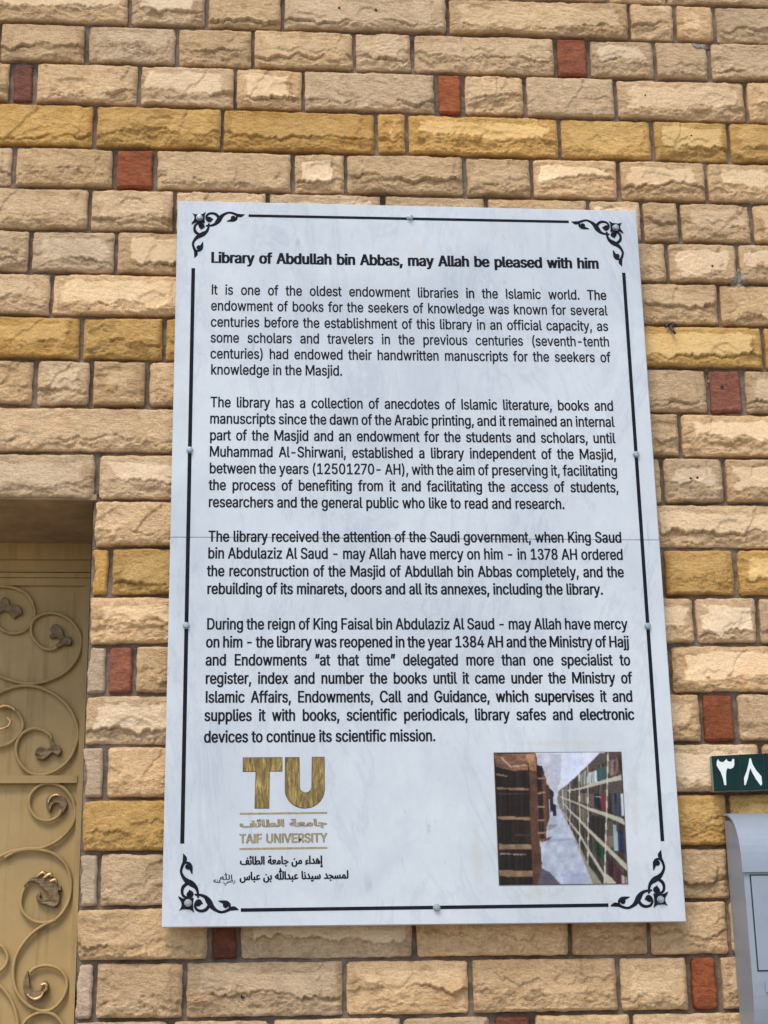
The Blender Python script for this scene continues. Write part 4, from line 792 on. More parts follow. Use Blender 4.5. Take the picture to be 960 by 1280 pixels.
def glyph(tab, ch, off):
    """-> advance, [(contours of one solid piece, triangles)]"""
    key = (id(tab), ch, off)
    if key in _g: return _g[key]
    cs = [[Vector(tuple(map(float, p.split(',')))) for p in c.split()] for c in tab[ch][1].split('|') if c]
    def area(c): return sum(c[i - 1].x * c[i].y - c[i].x * c[i - 1].y for i in range(len(c))) / 2
    out = []
    if cs:
        big = max(cs, key=lambda c: abs(area(c))); sg = 1 if area(big) > 0 else -1; res = []
        for c in cs:
            d = []
            for p in c:
                if not d or (p - d[-1]).length > 3: d.append(p)
            if (d[0] - d[-1]).length <= 3: d.pop()
            n = len(d); o2 = []
            for i in range(n):
                e1 = (d[i] - d[i - 1]).normalized(); e2 = (d[(i + 1) % n] - d[i]).normalized()
                n1 = Vector((e1.y, -e1.x)) * sg; n2 = Vector((e2.y, -e2.x)) * sg; s = n1 + n2
                s = s / max(s.dot(n1), .8) if s.length > .01 else n1
                o2.append(d[i] + Vector((s.x * 1.3, s.y)) * off)
            res.append((o2, area(d) * sg))
        solids = [r for r in res if r[1] > 0]; holes = [r for r in res if r[1] <= 0]; own = [[o] for o, a in solids]
        for h, a in holes:
            best = None
            for i, (o, ar) in enumerate(solids):
                if _inside(sum(h, Vector((0, 0))) / len(h), o) or _inside(h[0], o):
                    if best is None or ar < solids[best][1]: best = i
            if best is not None: own[best].append(h)
        for grp in own:
            tri = tessellate_polygon([[Vector((p.x, p.y, 0)) for p in c] for c in grp])
            out.append((grp, [tuple(t) for t in tri]))
    _g[key] = (tab[ch][0], out); return _g[key]
def advance(tab, s): return sum(tab[c][0] if c in tab else 260 for c in s)
def text_mesh(name, tab, s, org, ux, uz, parent, m_, off=0, Y=INK, offs=None, extra=0.0, space=None, stag=0.0):
    """letters from org along ux (per 1/1000 em) with height uz; each letter has a front and a rim down to the slab"""
    V_, F_ = [], []; pen = 0.0; gi = 0
    for i, ch in enumerate(s):
        if ch == ' ':
            pen += space if space is not None else (tab[' '][0] if ' ' in tab else 260) + extra; continue
        of = offs[i] if offs else off; smear = max(0.0, of - 7)          # heavy strokes: the letter is cut twice, side by side
        a, pieces = glyph(tab, ch, min(of, 7))
        copies = [(p, 0) for p in pieces] if smear == 0 else [(p, -smear * .9) for p in pieces] + [(p, smear * .9) for p in pieces] + [(p, 0) for p in pieces if smear > 14]
        for k_, ((cs, tr), sh_) in enumerate(copies):
            base = len(V_); flat = [p for c in cs for p in c]; y = Y - stag * (gi % 3) - .00004 * k_
            for p in flat:
                q = org + ux * (pen + p.x + sh_) + uz * p.y; V_.append((q.x, y, q.z))
            n = len(flat)
            for t in tr: F_.append([base + k for k in t])
            for p in flat:
                q = org + ux * (pen + p.x + sh_) + uz * p.y; V_.append((q.x, 0.0003, q.z))
            k = 0
            for c in cs:
                L = len(c)
                for j in range(L):
                    F_.append([base + k + j, base + k + (j + 1) % L, base + n + k + (j + 1) % L, base + n + k + j])
                k += L
        gi += 1; pen += a + extra
    return mesh(name, V_, F_, m_, parent)
UZ = Vector((0, 0, 1))
def line(s, l, r, ems, off, name='text_line', justify=True, emz=.0450, bold=()):
    a, b = P(*l, 0), P(*r, 0); a.y = b.y = 0
    L = (b - a).length; d = (b - a).normalized(); up = Vector((-d.z, 0, d.x))
    ns = s.count(' '); letters = advance(GLYPHS, s.replace(' ', '')) / 1000 * ems
    first = 60 if s[0] not in 'AT' else 20
    sp = (L + 0.0 - letters + ems * .10) / ns / ems * 1000
    ex = ems
    if sp < 150: k = (L + ems * .1 - ns * .165 * ems) / letters; ex = ems * k; sp = 165 * ems / ex
    offs = [off + 9] * len(s)
    for wd in bold:
        i = s.find(wd)
        for k in range(len(wd)): offs[i + k] = off + 14
    org = a - d * (ex * .06)
    return text_mesh(name, GLYPHS, s, org, d * (ex / 1000), up * (emz / 1000), plq, M['black'], offs=offs, space=sp)
EM = .0338
T = [
 ("It is one of the oldest endowment libraries in the Islamic world. The", (265, 368), (757.7, 375), 5, ("in", "The")),
 ("endowment of books for the seekers of knowledge was known for several", (264.6, 388), (758.8, 394.2), 4, ()),
 ("centuries before the establishment of this library in an official capacity, as", (264.3, 408.3), (760, 413.7), 5, ()),
 ("some scholars and travelers in the previous centuries (seventh-tenth", (264, 428), (761.5, 433.2), 4, ()),
 ("centuries) had endowed their handwritten manuscripts for the seekers of", (263.8, 448), (762.7, 452.8), 5, ()),
 ("knowledge in the Masjid.", (264.3, 468), (427.5, 469.6), 6, ()),
 ("The library has a collection of anecdotes of Islamic literature, books and", (264, 508.9), (766.5, 513.5), 8, ()),
 ("manuscripts since the dawn of the Arabic printing, and it remained an internal", (263.2, 529.4), (767.5, 533.6), 9, ()),
 ("part of the Masjid and an endowment for the students and scholars, until", (263, 550.2), (768.5, 554), 9, ()),
 ("Muhammad Al-Shirwani, established a library independent of the Masjid,", (262.7, 570.8), (770, 574.4), 9, ()),
 ("between the years (12501270- AH), with the aim of preserving it, facilitating", (262.6, 591.6), (771.5, 595), 8, ()),
 ("the process of benefiting from it and facilitating the access of students,", (262.2, 612.6), (773, 615.6), 10, ()),
 ("researchers and the general public who like to read and research.", (261.5, 633.9), (705.5, 636.3), 11, ()),
 ("The library received the attention of the Saudi government, when King Saud", (261.5, 677), (776.8, 678.3), 12, ()),
 ("bin Abdulaziz Al Saud - may Allah have mercy on him - in 1378 AH ordered", (260.8, 698), (778.5, 699.8), 11, ()),
 ("the reconstruction of the Masjid of Abdullah bin Abbas completely, and the", (260, 720.2), (779.5, 721.6), 13, ()),
 ("rebuilding of its minarets, doors and all its annexes, including the library.", (259.8, 742.5), (753.5, 743.3), 15, ()),
 ("During the reign of King Faisal bin Abdulaziz Al Saud - may Allah have mercy", (259.3, 786.8), (784, 786.6), 12, ()),
 ("on him - the library was reopened in the year 1384 AH and the Ministry of Hajj", (258.5, 809.3), (786, 809), 15, ()),
 ("and Endowments \u201cat that time\u201d delegated more than one specialist to", (258, 831.8), (787.5, 831.7), 14, ()),
 ("register, index and number the books until it came under the Ministry of", (257.7, 854.8), (789.5, 854.2), 15, ()),
 ("Islamic Affairs, Endowments, Call and Guidance, which supervises it and", (257.6, 878.3), (790.5, 877.2), 15, ("which supervises",)),
 ("supplies it with books, scientific periodicals, library safes and electronic", (256.5, 901.3), (792.5, 899.8), 16, ("electronic",)),
 ("devices to continue its scientific mission.", (256, 928.2), (544, 926.4), 16, ()),
]
for s, l, r, off, bd in T: line(s, l, r, EM, off, bold=bd)
line("Library of Abdullah bin Abbas, may Allah be pleased with him", (265, 328.4), (748, 335.8), .0404, 33, name='heading_text', emz=.0492)

# border rules
def rule(l, r, w, name='border_line', m_=None, Y=INK):
    a, b = P(*l, 0), P(*r, 0); d = (b - a).normalized(); nrm = Vector((-d.z, 0, d.x)) * (w / 2)
    prism(name, [((a - nrm).x, (a - nrm).z), ((b - nrm).x, (b - nrm).z), ((b + nrm).x, (b + nrm).z), ((a + nrm).x, (a + nrm).z)], Y, .0004, m_ or M['black'], plq)
rule((310.6, 269.6), (711, 277.3), .0062); rule((301, 1137.6), (760.5, 1131.4), .0066)
rule((227.8, 1054.5), (241.6, 335.2), .0077); rule((828.1, 1051.5), (779.6, 341), .0072)
# corner flourishes: one branch traced, mirrored over the corner's diagonal, then to the four corners
def z7(x, y): return P(220 + x / 9.6, 240 + y / 9.6, 0)
def ribbon(pts, wid, m=7):
    c = spline([(z7(*p).x, z7(*p).z) for p in pts], m); w = spline([(a, 0) for a in wid], m); n = len(c); Lp, Rp = [], []
    for i in range(n):
        a = Vector(c[max(i - 1, 0)]); b = Vector(c[min(i + 1, n - 1)]); t = (b - a).normalized(); s = Vector((-t.y, t.x))
        h = max(w[i][0] + 3, 1.2) * .5 * .000215; Lp.append(Vector(c[i]) + s * h); Rp.append(Vector(c[i]) - s * h)
    return Lp, Rp
BR = [ribbon([(362, 415), (372, 405), (420, 403), (470, 385), (508, 345), (540, 300), (580, 268), (635, 248), (690, 258), (730, 275), (775, 284), (825, 270)],
             [12, 16, 20, 30, 48, 40, 26, 20, 22, 26, 34, 2]),
      ribbon([(518, 330), (500, 290), (470, 264), (425, 256), (385, 268), (365, 300), (378, 335), (405, 345), (435, 332)], [20, 26, 26, 22, 20, 20, 26, 34, 10]),
      ribbon([(400, 330), (385, 318), (395, 312), (420, 326), (447, 325)], [6, 18, 26, 26, 2]),
      ribbon([(718, 270), (730, 295), (722, 322), (695, 335), (660, 342), (608, 352)], [12, 16, 22, 32, 26, 2]),
      ribbon([(668, 330), (672, 310), (688, 300), (700, 312), (690, 330)], [10, 22, 24, 22, 8])]
star = [(203, 262), (232, 272), (262, 275), (310, 272), (350, 248), (338, 285), (336, 330), (340, 368), (330, 372), (290, 362), (238, 364), (192, 384), (200, 362), (222, 335), (228, 305), (218, 280)]
st = [(z7(275 + (x - 275) * 1.12, 316 + (y - 316) * 1.12).x, z7(275 + (x - 275) * 1.12, 316 + (y - 316) * 1.12).z) for x, y in star]
dgx = z7(283, 305)
def flip_diag(p): return Vector((dgx.x + (dgx.z - p.y), dgx.z + (dgx.x - p.x)))
def corner(mx, mz):
    V_, F_ = [], []; lay = 0
    def tr(p):
        x, z = p.x, p.y
        if mx: x = 1.0 - x - .002
        if mz: z = 2 * ((ZB + ZT) / 2) - z
        return x, z
    def add(Lp, Rp, flip):
        nonlocal lay
        n = len(Lp); o = len(V_); y = INK - .00006 * lay; lay += 1
        for Q, yy in ((Lp, y), (Rp, y), (Lp, .0003), (Rp, .0003)):
            for p in Q:
                x, z = tr(flip_diag(p) if flip else p); V_.append((x, yy, z))
        for i in range(n - 1):
            F_.append([o + i, o + i + 1, o + n + i + 1, o + n + i])
            F_.append([o + i, o + i + 1, o + 2 * n + i + 1, o + 2 * n + i]); F_.append([o + n + i, o + n + i + 1, o + 3 * n + i + 1, o + 3 * n + i])
    for Lp, Rp in BR:
        add(Lp, Rp, False); add(Lp, Rp, True)
    o = len(V_); y = INK - .00006 * lay; n = len(st)
    for p in st: x, z = tr(Vector(p)); V_.append((x, y, z))
    for t in tessellate_polygon([[Vector((p[0], p[1], 0)) for p in st]]): F_.append([o + k for k in t])
    mesh('corner_flourish', V_, F_, M['black'], plq)
for mx in (0, 1):
    for mz in (0, 1): corner(mx, mz)

# bolts
def bolt(u, v, s, ang):
    c = P(u, v, -.003); V_, F_ = [], []
    prof = [(1.12, .0002), (1.12, -.0012), (.98, -.0014), (.98, -.0052), (.80, -.0066), (.30, -.0070)]
    N = 18
    for q, (r, y) in enumerate(prof):
        for k in range(N):
            a = 2 * math.pi * k / N + ang
            rr = r * s
            if 1 < q < 4: rr *= 1 / max(math.cos((a - ang + math.pi / 6) % (math.pi / 3) - math.pi / 6), .87) * .93
            V_.append((c.x + rr * math.cos(a), y, c.z + rr * math.sin(a)))
    for q in range(len(prof) - 1):
        for k in range(N):
            l = (k + 1) % N; F_.append([q * N + k, q * N + l, (q + 1) * N + l, (q + 1) * N + k])
    F_.append([(len(prof) - 1) * N + k for k in range(N)])
    mesh('bolt', V_, F_, M['steel'], plq)
for i, (u, v) in enumerate([(249.4, 271.5), (512.5, 271.3), (770, 284), (237, 562), (795.3, 567.6), (232.6, 781.5), (809.8, 782.3), (235, 1128.6), (546, 1134.3), (826.3, 1124.3)]):
    bolt(u, v, .0064, .5 * i)

# university logo
def z8(x, y): return (280 + x / 6, 930 + y / 6)
def arc(cx, cy, rx, ry, a0, a1, n): return [(cx + rx * math.cos(R(a0 + (a1 - a0) * k / n)), cy + ry * math.sin(R(a0 + (a1 - a0) * k / n))) for k in range(n + 1)]
Tsh = [(142, 102), (437, 100), (437, 205), (342, 205), (338, 483), (230, 483), (238, 207), (142, 208)]
Ush = [(458, 100)] + [(458, 330)] + arc(605, 335, 147, 147, 180, 0, 16)[1:] + [(755, 98), (660, 98), (657, 320)] + arc(613, 320, 45, 42, 0, 180, 8)[1:] + [(567, 100)]
Ush = [(458, 100), (458, 345)] + [(605 - 149 * math.cos(R(a)), 340 + 143 * math.sin(R(a))) for a in range(10, 171, 12)] + [(755, 345), (753, 98), (660, 98), (657, 318)] + [(612 + 45 * math.cos(R(a)), 318 + 47 * math.sin(R(a))) for a in range(15, 170, 15)] + [(567, 318), (565, 100)]
for nm, sh in (('logo_letter', Tsh), ('logo_letter', Ush)):
    poly = [(P(*z8(*p), 0).x, P(*z8(*p), 0).z) for p in sh]
    n = len(poly)
    def offp(d):
        ar = sum(poly[i - 1][0] * poly[i][1] - poly[i][0] * poly[i - 1][1] for i in range(n)); sg = 1 if ar > 0 else -1; out = []
        for i in range(n):
            a, b, e = Vector(poly[i - 1]), Vector(poly[i]), Vector(poly[(i + 1) % n]); e1 = (b - a).normalized(); e2 = (e - b).normalized()
            n1 = Vector((e1.y, -e1.x)) * sg; n2 = Vector((e2.y, -e2.x)) * sg; s = n1 + n2; out.append(b + s / max(s.dot(n1), .5) * d)
        return out
    def flatm(pts, y, m_, name, par):
        tri = tessellate_polygon([[Vector((p.x, p.y, 0)) for p in pts]])
        V_ = [(p.x, y, p.y) for p in pts] + [(p.x, .0003, p.y) for p in pts]; k = len(pts)
        return mesh(name, V_, [list(t) for t in tri] + [[i, (i + 1) % k, k + (i + 1) % k, k + i] for i in range(k)], m_, par)
    o = flatm(offp(-.0007), -.0008, M['gold'], nm, plq)
    flatm(offp(.0004), -.0004, M['gold_edge'], 'engraved_outline', o)
rule(z8(118, 523), z8(775, 516), .0034, 'logo_line', M['gold_line']); rule(z8(116, 787), z8(775, 778), .0036, 'logo_line', M['gold_line'])
def fit(tab, s, l, r, hpx, name, m_, off, Y=INK, seq=True, order=None, widen=1.0):
    """text between two photo points on its baseline; Arabic is passed in logical order and laid right to left"""
    a, b = P(*l, 0), P(*r, 0); a.y = b.y = 0; d = (b - a).normalized(); up = Vector((-d.z, 0, d.x))
    w = advance(tab, s.replace(' ', '')) + s.count(' ') * (200 if tab is ARABIC else 240)
    ems = (b - a).length / w
    return text_mesh(name, tab, s[::-1] if tab is ARABIC else s, a, d * ems, up * (hpx * .00157 / 1000), plq, m_, off=off, Y=Y, space=200 if tab is ARABIC else 240, stag=.00008)
J1 = "\ufe9f\ufe8e\ufee3\ufecc\ufe94"; J2 = "\ufe8d\ufedf\ufec4\ufe8e\ufe8b\ufed2"
for nm, tab, s, l, r, hp, oo, oi_ in (('logo_text', ARABIC, J1 + ' ' + J2, z8(120, 622), z8(772, 612), 20, 30, 8), ('logo_text', GLYPHS, 'TAIF UNIVERSITY', z8(115, 742), z8(775, 734), 21, 30, 6)):
    fit(tab, s, l, r, hp, nm, M['gold_edge'], oo); fit(tab, s, l, r, hp, nm, M['gold_line'], oi_, Y=INK - .0005)
L3 = "\ufe87\ufeeb\ufeaa\ufe8d\ufe80 \ufee3\ufee6 " + J1 + ' ' + J2
L4 = "\ufedf\ufee4\ufeb4\ufea0\ufeaa \ufeb3\ufef4\ufeaa\ufee7\ufe8e \ufecb\ufe92\ufeaa\ufdf2 \ufe91\ufee6 \ufecb\ufe92\ufe8e\ufeb1"
fit(ARABIC, L3, z8(120, 905), z8(738, 898), 23, 'arabic_line', M['black'], 30)
fit(ARABIC, L4, z8(118, 1022), z8(935, 1008), 23, 'arabic_line', M['black'], 30)
fit(ARABIC, "\ufdf2", (274.5, 1100), (291, 1099.5), 14, 'arabic_line', M['black'], 6)
fit(ARABIC, "\ufead\ufebf\ufef2 \ufecb\ufee8\ufeea", (266.5, 1103.5), (294.5, 1103), 13.5, 'arabic_line', M['black'], 4)

# library picture set into the slab: flat print on a thin board
def picture():
    NX, NY = 150, 156
    q = [(85, 103), (845, 98), (885, 885), (117, 893)]
    cs = [P(600 + x / 4.8, 920 + y / 4.8, 0) for x, y in q]
    s, t = np.meshgrid((np.arange(NX) + .5) / NX, (np.arange(NY) + .5) / NY)
    # photo coordinates of each cell, by the same projection
    X = (cs[0].x * (1 - s) + cs[1].x * s) * (1 - t) + (cs[3].x * (1 - s) + cs[2].x * s) * t
    Z = (cs[0].z * (1 - s) + cs[1].z * s) * (1 - t) + (cs[3].z * (1 - s) + cs[2].z * s) * t
    dx, dy, dz = X - CAM.x, 0 - CAM.y, Z - CAM.z
    rr = dx * CR.x + dy * CR.y + dz * CR.z; uu = dx * CU.x + dy * CU.y + dz * CU.z; ff = dx * CF.x + dy * CF.y + dz * CF.z
    x = (480 + FOC * rr / ff - 600) * 4.8; y = (640 - FOC * uu / ff - 920) * 4.8
    img = np.zeros((NY, NX, 3))
    def put(poly, col, a=1.0, tex=None):
        ins = np.zeros(x.shape, bool); n = len(poly)
        for i in range(n):
            x0, y0 = poly[i - 1]; x1, y1 = poly[i]
            if y0 == y1: continue
            c = ((y0 > y) != (y1 > y)) & (x < (x1 - x0) * (y - y0) / (y1 - y0) + x0); ins ^= c
        c = np.array(col, float)
        v = np.broadcast_to(c, img.shape)
        if tex is not None: v = v * tex[..., None]
        img[ins] = (img * (1 - a) + v * a)[ins]
    nz = fbm(x / 40, y / 40, 5, 4); books = 0.75 + 0.5 * vnoise(x / 9, y * 0 + np.floor(y / 160) * 7, 9); fine = .55 + .9 * vnoise(x / 5, y / 90, 19)
    img[:] = (172, 175, 186); put([(330, 95), (600, 95), (720, 100), (520, 300), (470, 340)], (196, 200, 210)); put([(340, 105), (440, 105), (470, 335), (430, 320)], (176, 176, 188), 1, 1 + .1 * nz)
    put([(440, 110), (490, 110), (480, 290), (460, 300)], (150, 152, 172), .6); put([(515, 100), (600, 100), (640, 170), (520, 290)], (186, 196, 220), .6)
    put([(420, 500), (470, 440), (520, 500), (570, 600), (680, 893), (330, 893), (370, 770), (395, 640)], (158, 165, 180), 1, 1 + .08 * nz)
    put([(338, 893), (365, 790), (420, 820), (485, 893)], (84, 80, 92)); put([(400, 620), (560, 612), (560, 625), (400, 640)], (125, 130, 155), .6); put([(485, 820), (620, 815), (640, 893), (500, 893)], (140, 150, 180), .5)
    put([(408, 530), (470, 530), (440, 555), (405, 570)], (110, 112, 130), .7); put([(425, 412), (500, 420), (505, 440), (430, 435)], (120, 116, 124), .5)
    put([(80, 95), (292, 100), (322, 900), (110, 900)], (42, 32, 27), 1, books)
    put([(85, 105), (285, 108), (290, 205), (200, 210), (95, 185)], (118, 84, 64), 1, 1 + .45 * fbm(x / 60, y / 18, 3, 4)); put([(120, 130), (180, 190), (270, 180), (275, 172), (186, 180), (130, 125)], (190, 150, 125), .8)
    put([(95, 225), (165, 238), (162, 247), (95, 236)], (150, 115, 85), .8)
    for p in ([(98, 308), (292, 314), (292, 327), (100, 322)], [(105, 482), (300, 487), (302, 506), (106, 500)], [(112, 648), (308, 652), (309, 681), (113, 680)], [(115, 806), (318, 808), (320, 846), (117, 843)]):
        put(p, (132, 104, 76), 1, 1 + .15 * nz)
    put([(118, 703), (272, 706), (272, 716), (118, 712)], (150, 140, 130), .7, fine)
    put([(105, 340), (295, 345), (297, 352), (105, 352)], (80, 62, 48), .6); put([(205, 590), (300, 592), (300, 600), (205, 598)], (90, 78, 60), .6)
    put([(288, 98), (335, 105), (345, 180), (355, 600), (372, 770), (345, 900), (320, 900), (302, 490)], (84, 57, 43), 1, 1 + .12 * nz); put([(275, 105), (330, 108), (342, 215), (300, 205)], (176, 124, 88), .8, 1 + .3 * nz)
    put([(340, 175), (372, 182), (388, 225), (395, 612), (356, 625)], (48, 34, 32), 1, fine); put([(372, 182), (384, 235), (396, 250), (402, 535), (394, 618), (386, 600)], (98, 68, 50))
    for yy in (250, 338, 422, 502, 580): put([(345, yy), (390, yy - 2), (390, yy + 9), (346, yy + 10)], (150, 110, 78))
    put([(352, 622), (400, 612), (432, 604), (415, 622), (370, 640)], (104, 74, 56)); put([(396, 285), (414, 300), (417, 490), (402, 542)], (76, 50, 36)); put([(416, 312), (440, 335), (440, 410), (420, 470)], (44, 40, 48)); put([(426, 400), (455, 415), (457, 482), (440, 480), (436, 455), (428, 450)], (34, 34, 44))
    put([(846, 95), (720, 103), (595, 226), (525, 290), (470, 330), (462, 395), (500, 470), (560, 592), (650, 772), (690, 893), (890, 893)], (70, 60, 54), 1, fine)
    put([(845, 98), (722, 103), (600, 222), (600, 236), (760, 150), (845, 110)], (82, 70, 66)); put([(470, 330), (525, 290), (525, 560), (462, 395)], (140, 138, 130), .55)
    put([(600, 232), (640, 200), (640, 290), (600, 302)], (120, 122, 116), 1, fine); put([(650, 222), (700, 205), (700, 276), (650, 292)], (150, 160, 160), 1, fine); put([(703, 196), (757, 180), (757, 258), (703, 274)], (52, 78, 74), 1, .85 + .2 * fine)
    put([(770, 152), (832, 118), (836, 225), (770, 246)], (92, 68, 62), 1, fine * 1.1); put([(782, 150), (800, 142), (800, 232), (782, 238)], (140, 128, 120), .7)
    put([(600, 345), (642, 345), (642, 408), (600, 400)], (118, 92, 82), 1, fine); put([(655, 350), (682, 350), (682, 428), (655, 420)], (96, 78, 70)); put([(684, 350), (724, 350), (724, 440), (684, 430)], (40, 38, 44), 1, fine)
    put([(690, 362), (720, 362), (720, 370), (690, 368)], (190, 190, 190), .8); put([(726, 350), (750, 348), (750, 448), (726, 442)], (112, 42, 52)); put([(765, 265), (848, 250), (850, 340), (765, 340)], (80, 70, 64)); put([(804, 345), (832, 345), (840, 478), (806, 470)], (46, 56, 74), 1, fine); put([(845, 345), (858, 345), (862, 485), (848, 482)], (176, 180, 186))
    put([(600, 430), (645, 450), (645, 545), (602, 495)], (120, 108, 92), .7, fine); put([(655, 465), (745, 498), (745, 640), (655, 550)], (52, 44, 40), 1, books); put([(765, 510), (800, 520), (800, 668), (765, 665)], (86, 72, 62))
    put([(797, 530), (818, 534), (830, 690), (806, 690)], (128, 152, 156)); put([(830, 560), (860, 575), (872, 705), (835, 690)], (40, 46, 70), 1, fine); put([(752, 605), (800, 598), (804, 672), (752, 668)], (120, 100, 86), .8)
    put([(688, 620), (744, 690), (744, 755), (690, 700)], (32, 60, 42), 1, fine); put([(652, 700), (742, 850), (742, 880), (652, 770)], (50, 46, 40), 1, books); put([(760, 715), (884, 850), (884, 893), (815, 885), (760, 820)], (66, 42, 44), 1, fine); put([(846, 830), (884, 850), (884, 893), (852, 893)], (150, 140, 126), .8, fine)
    cream = (164, 160, 138)
    put([(525, 324), (595, 310), (650, 291), (765, 257), (846, 233), (848, 264), (765, 280), (650, 311), (595, 323), (525, 333)], cream)
    put([(478, 362), (535, 382), (595, 404), (650, 428), (755, 460), (862, 498), (866, 534), (755, 484), (650, 447), (595, 416), (535, 391), (478, 368)], cream)
    put([(500, 400), (540, 443), (600, 497), (650, 552), (750, 648), (883, 775), (884, 815), (750, 676), (650, 577), (600, 517), (540, 457), (500, 410)], cream)
    put([(500, 455), (545, 520), (600, 585), (645, 665), (742, 818), (790, 850), (822, 893), (762, 893), (740, 848), (645, 692), (600, 607), (545, 532), (500, 463)], cream)
    put([(545, 560), (600, 665), (648, 772), (738, 893), (680, 893), (640, 800), (596, 690)], (128, 124, 108))
    for p in ([(763, 100), (771, 100), (762, 480), (750, 893), (741, 893), (754, 480)], [(642, 172), (649, 168), (651, 560), (650, 780), (643, 768), (645, 560)], [(591, 228), (598, 222), (600, 560), (600, 700), (594, 690), (594, 560)], [(534, 284), (540, 280), (543, 550), (538, 545)], [(492, 318), (497, 315), (500, 470), (496, 466)]):
        put(p, (178, 176, 158))
    pd = np.pad(img, ((1, 1), (1, 1), (0, 0)), 'edge')
    bl = sum(pd[i:i + NY, j:j + NX] * w for i, j, w in ((0, 1, .14), (1, 0, .14), (1, 1, .44), (1, 2, .14), (2, 1, .14)))
    gr = bl.mean(2, keepdims=True); bl = gr + (bl - gr) * .88
    bl = bl * (1 - .16 * (rs.rand(NY, NX, 1) > .8) * (bl.mean(2, keepdims=True) < 120))
    img2 = bl * (1 + .10 * nz[..., None] + .06 * (rs.rand(NY, NX, 1) - .5))
    lin = (np.clip(img2 / 255, 0, 1)) ** 2.2 * 1.1
    # faces, one vertex per corner, colour per face
    V_ = []; gx, gy = np.meshgrid(np.arange(NX + 1) / NX, np.arange(NY + 1) / NY)
    XX = (cs[0].x * (1 - gx) + cs[1].x * gx) * (1 - gy) + (cs[3].x * (1 - gx) + cs[2].x * gx) * gy
    ZZ = (cs[0].z * (1 - gx) + cs[1].z * gx) * (1 - gy) + (cs[3].z * (1 - gx) + cs[2].z * gx) * gy
    vs = np.stack([XX.ravel(), np.full(XX.size, -.0013), ZZ.ravel()], 1); idx = np.arange(vs.shape[0]).reshape(NY + 1, NX + 1)
    fc = np.stack([idx[1:, :-1].ravel(), idx[1:, 1:].ravel(), idx[:-1, 1:].ravel(), idx[:-1, :-1].ravel()], 1)
    me = make_mesh('print', vs, fc, {}); at = me.attributes.new('ink', 'FLOAT_COLOR', 'CORNER')
    col = np.concatenate([lin.reshape(-1, 3), np.ones((NX * NY, 1))], 1); at.data.foreach_set('color', np.repeat(col, 4, 0).astype(np.float32).ravel())
    me.polygons.foreach_set('use_smooth', np.zeros(len(fc), bool))
    cc = [(c.x, c.z) for c in cs]; ctr = (sum(c[0] for c in cc) / 4, sum(c[1] for c in cc) / 4)
    big = [(c[0] + (.0012 if c[0] > ctr[0] else -.0012), c[1] + (.0012 if c[1] > ctr[1] else -.0012)) for c in (cc[3], cc[2], cc[1], cc[0])]
    b = prism('picture_board', big, -.0010, .0003, M['gold_edge'], plq)
    o = link('printed_picture', me, b, M['print']); o.matrix_parent_inverse = Matrix.Identity(4)
    return b, o
pb, po = picture()

# ------------------------------------------------------------------ house number tiles
TF = .012
sign = empty('house_number_sign', (P(938, 988, TF).x, TF, P(938, 988, TF).z)); tag(sign, 'dark green tiles with white Arabic numerals beside the plaque above the mailbox', 'number sign')
def z9(x, y): return (800 + x / 4.569, 820 + y / 4.569)
tl = [[(889.6, 945), (922.6, 943.2), (926.2, 987.6), (893, 988.6)], [(923.4, 943.1), (953.2, 941.8), (956.6, 986.7), (927, 987.6)], [(954, 941.7), (984, 940.4), (987.4, 985.6), (957.4, 986.6)], [(984.8, 940.3), (1015, 939), (1018.4, 984.6), (988.2, 985.5)]]
D3 = [(438, 602), (446, 588), (452, 600), (464, 606), (478, 605), (486, 596), (494, 588), (500, 600), (512, 604), (523, 602), (528, 588), (538, 588), (539, 622), (532, 638), (514, 645), (500, 640), (493, 655), (491, 690), (493, 738), (481, 736), (474, 700), (462, 665), (447, 642), (438, 625)]
D8 = [(625, 584), (633, 584), (643, 618), (663, 652), (694, 688), (698, 732), (690, 741), (664, 706), (642, 668), (630, 640), (622, 668), (615, 702), (604, 736), (596, 738), (594, 697), (610, 655), (620, 615)]
for i, q in enumerate(tl):
    pts = [(P(u, v, TF).x, P(u, v, TF).z) for u, v in (q[3], q[2], q[1], q[0])]
    t = prism('number_tile', pts, TF, TF + .017, M['tile'], sign, bevel=.0012)
    t.data.materials.append(M['tile_side'])
    for pg in t.data.polygons:
        if abs(pg.normal.y) < .3: pg.material_index = 1
    if i < 2:
        sh = [P(*z9(*p), TF - .0006) for p in (D3, D8)[i]]
        tri = tessellate_polygon([[Vector((p.x, p.z, 0)) for p in sh]])
        V_ = [(p.x, TF - .0006, p.z) for p in sh]
    else:
        a, pc_ = glyph(ARABIC, '\u0666', 22); cs_, tri = pc_[0]
        o_ = P(q[3][0] + 1.5, q[3][1] - 8, TF - .0006); V_ = [(o_.x + (p.x - 44) * .00017, TF - .0006, o_.z + p.y * .000105) for c in cs_ for p in c]
    d = mesh('numeral', V_, [list(k) for k in tri], M['digit']); d.parent = t
    d.matrix_parent_inverse = Matrix.Identity(4)
    d.location = (0, 0, 0)

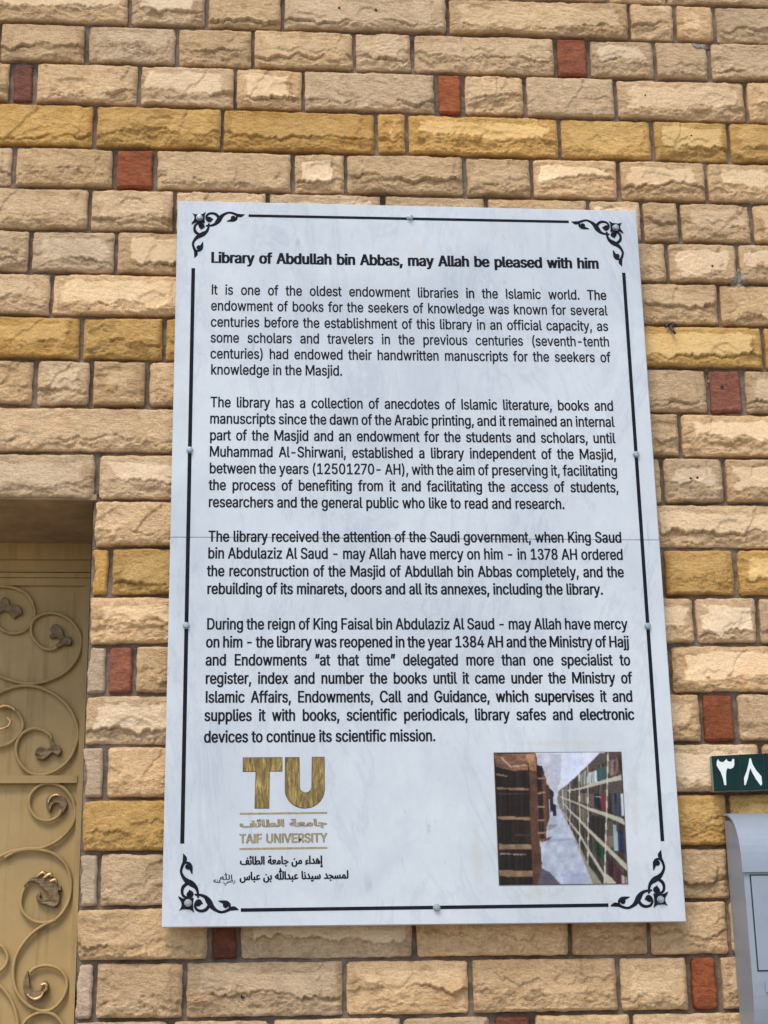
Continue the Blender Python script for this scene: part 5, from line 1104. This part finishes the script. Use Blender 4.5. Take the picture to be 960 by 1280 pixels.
# ------------------------------------------------------------------ mailbox
MB, MF = .026, -.078
mx0 = P(929.2, 1100, MF).x; mx1 = mx0 + .40
zt_ = P(904, 1018, MB).z; zlip = P(930, 1088, MF).z; zfb = P(943, 1216, MF).z; zbt = zfb - .16
box = empty('mailbox', ((mx0 + mx1) / 2, MB, zbt)); tag(box, 'blue grey metal mailbox with a curved hood below the house number tiles', 'mailbox')
def extrude_profile(name, prof, x0, x1, m_, parent, bev=0.0):
    n = len(prof); vs = [(x0, y, z) for y, z in prof] + [(x1, y, z) for y, z in prof]
    fs = [[i, (i + 1) % n, n + (i + 1) % n, n + i] for i in range(n)] + [list(range(n))[::-1], [n + i for i in range(n)]]
    o = mesh(name, vs, fs, m_, parent)
    return o
low = [(MF + (MB - MF) * .55 * (1 - math.cos(R(a))) , zfb - .015 - .145 * math.sin(R(a))) for a in range(0, 91, 10)]
body = [(MB, zbt), (MB, zt_ - .012)] + [(MB - .004 + (MF + .004 - MB) * math.sin(R(a)) , zlip + (zt_ - .014 - zlip) * math.cos(R(a)) ** .8) for a in range(8, 90, 9)] + [(MF, zlip - .003), (MF, zfb - .012)] + low
extrude_profile('body', body, mx0 + .0015, mx1 - .0015, M['box'], box)
hood = []
arcp = [(math.sin(R(a)), max(math.cos(R(a)), 0.0) ** .8) for a in range(0, 91, 6)]
outer = [(MB - .002 + (MF - .006 - MB + .002) * s, zlip + (zt_ - zlip) * c) for s, c in arcp]
inner = [(MB - .002 + (MF - .0025 - MB + .002) * s, zlip - .0 + (zt_ - .004 - zlip) * c) for s, c in arcp]
hood = outer + [(MF - .006, zlip - .004), (MF - .0025, zlip - .004)] + inner[::-1]
extrude_profile('hood', hood, mx0 - .002, mx1 + .002, M['box'], box)
dl = P(937.8, 1094, MF - .001).x; dz1 = P(940, 1094, MF - .001).z; dz0 = P(947, 1213.5, MF - .001).z
boxm('door_gap', dl - .0012, mx1 - .012, MF - .0004, MF + .002, dz0 - .0014, dz1 + .0014, M['slot'], box)
boxm('mailbox_door', dl + .0012, mx1 - .0146, MF - .0022, MF + .001, dz0 + .0012, dz1 - .0012, M['box'], box)
a_ = P(956.5, 1228, MF - .001); b_ = P(995, 1240, MF + .003)
boxm('label_holder', a_.x, a_.x + .07, MF - .0028, MF + .012, b_.z, a_.z, M['box'], box)

# ------------------------------------------------------------------ stub of cut cable in the joint over a mustard stone
cb = empty('cable_stub', tuple(P(838, 408, .03))); tag(cb, 'short stub of cut black cable poking out of the joint right of the plaque', 'cable')
def pt(u, v, y): return P(u, v, y)
tube('sheath', [pt(845, 405, .050), pt(841, 406, .036), pt(838, 409, .030), pt(841, 413, .026), pt(844, 417, .024)], .0030, M['cable'], cb)
tube('sheath', [pt(843, 404, .050), pt(838, 405, .036), pt(834, 405.5, .030), pt(832.5, 409, .028)], .0026, M['cable'], cb)
tube('copper_wire', [pt(844, 406, .048), pt(846.5, 405, .036), pt(849, 404.5, .032)], .0011, M['copper'], cb)
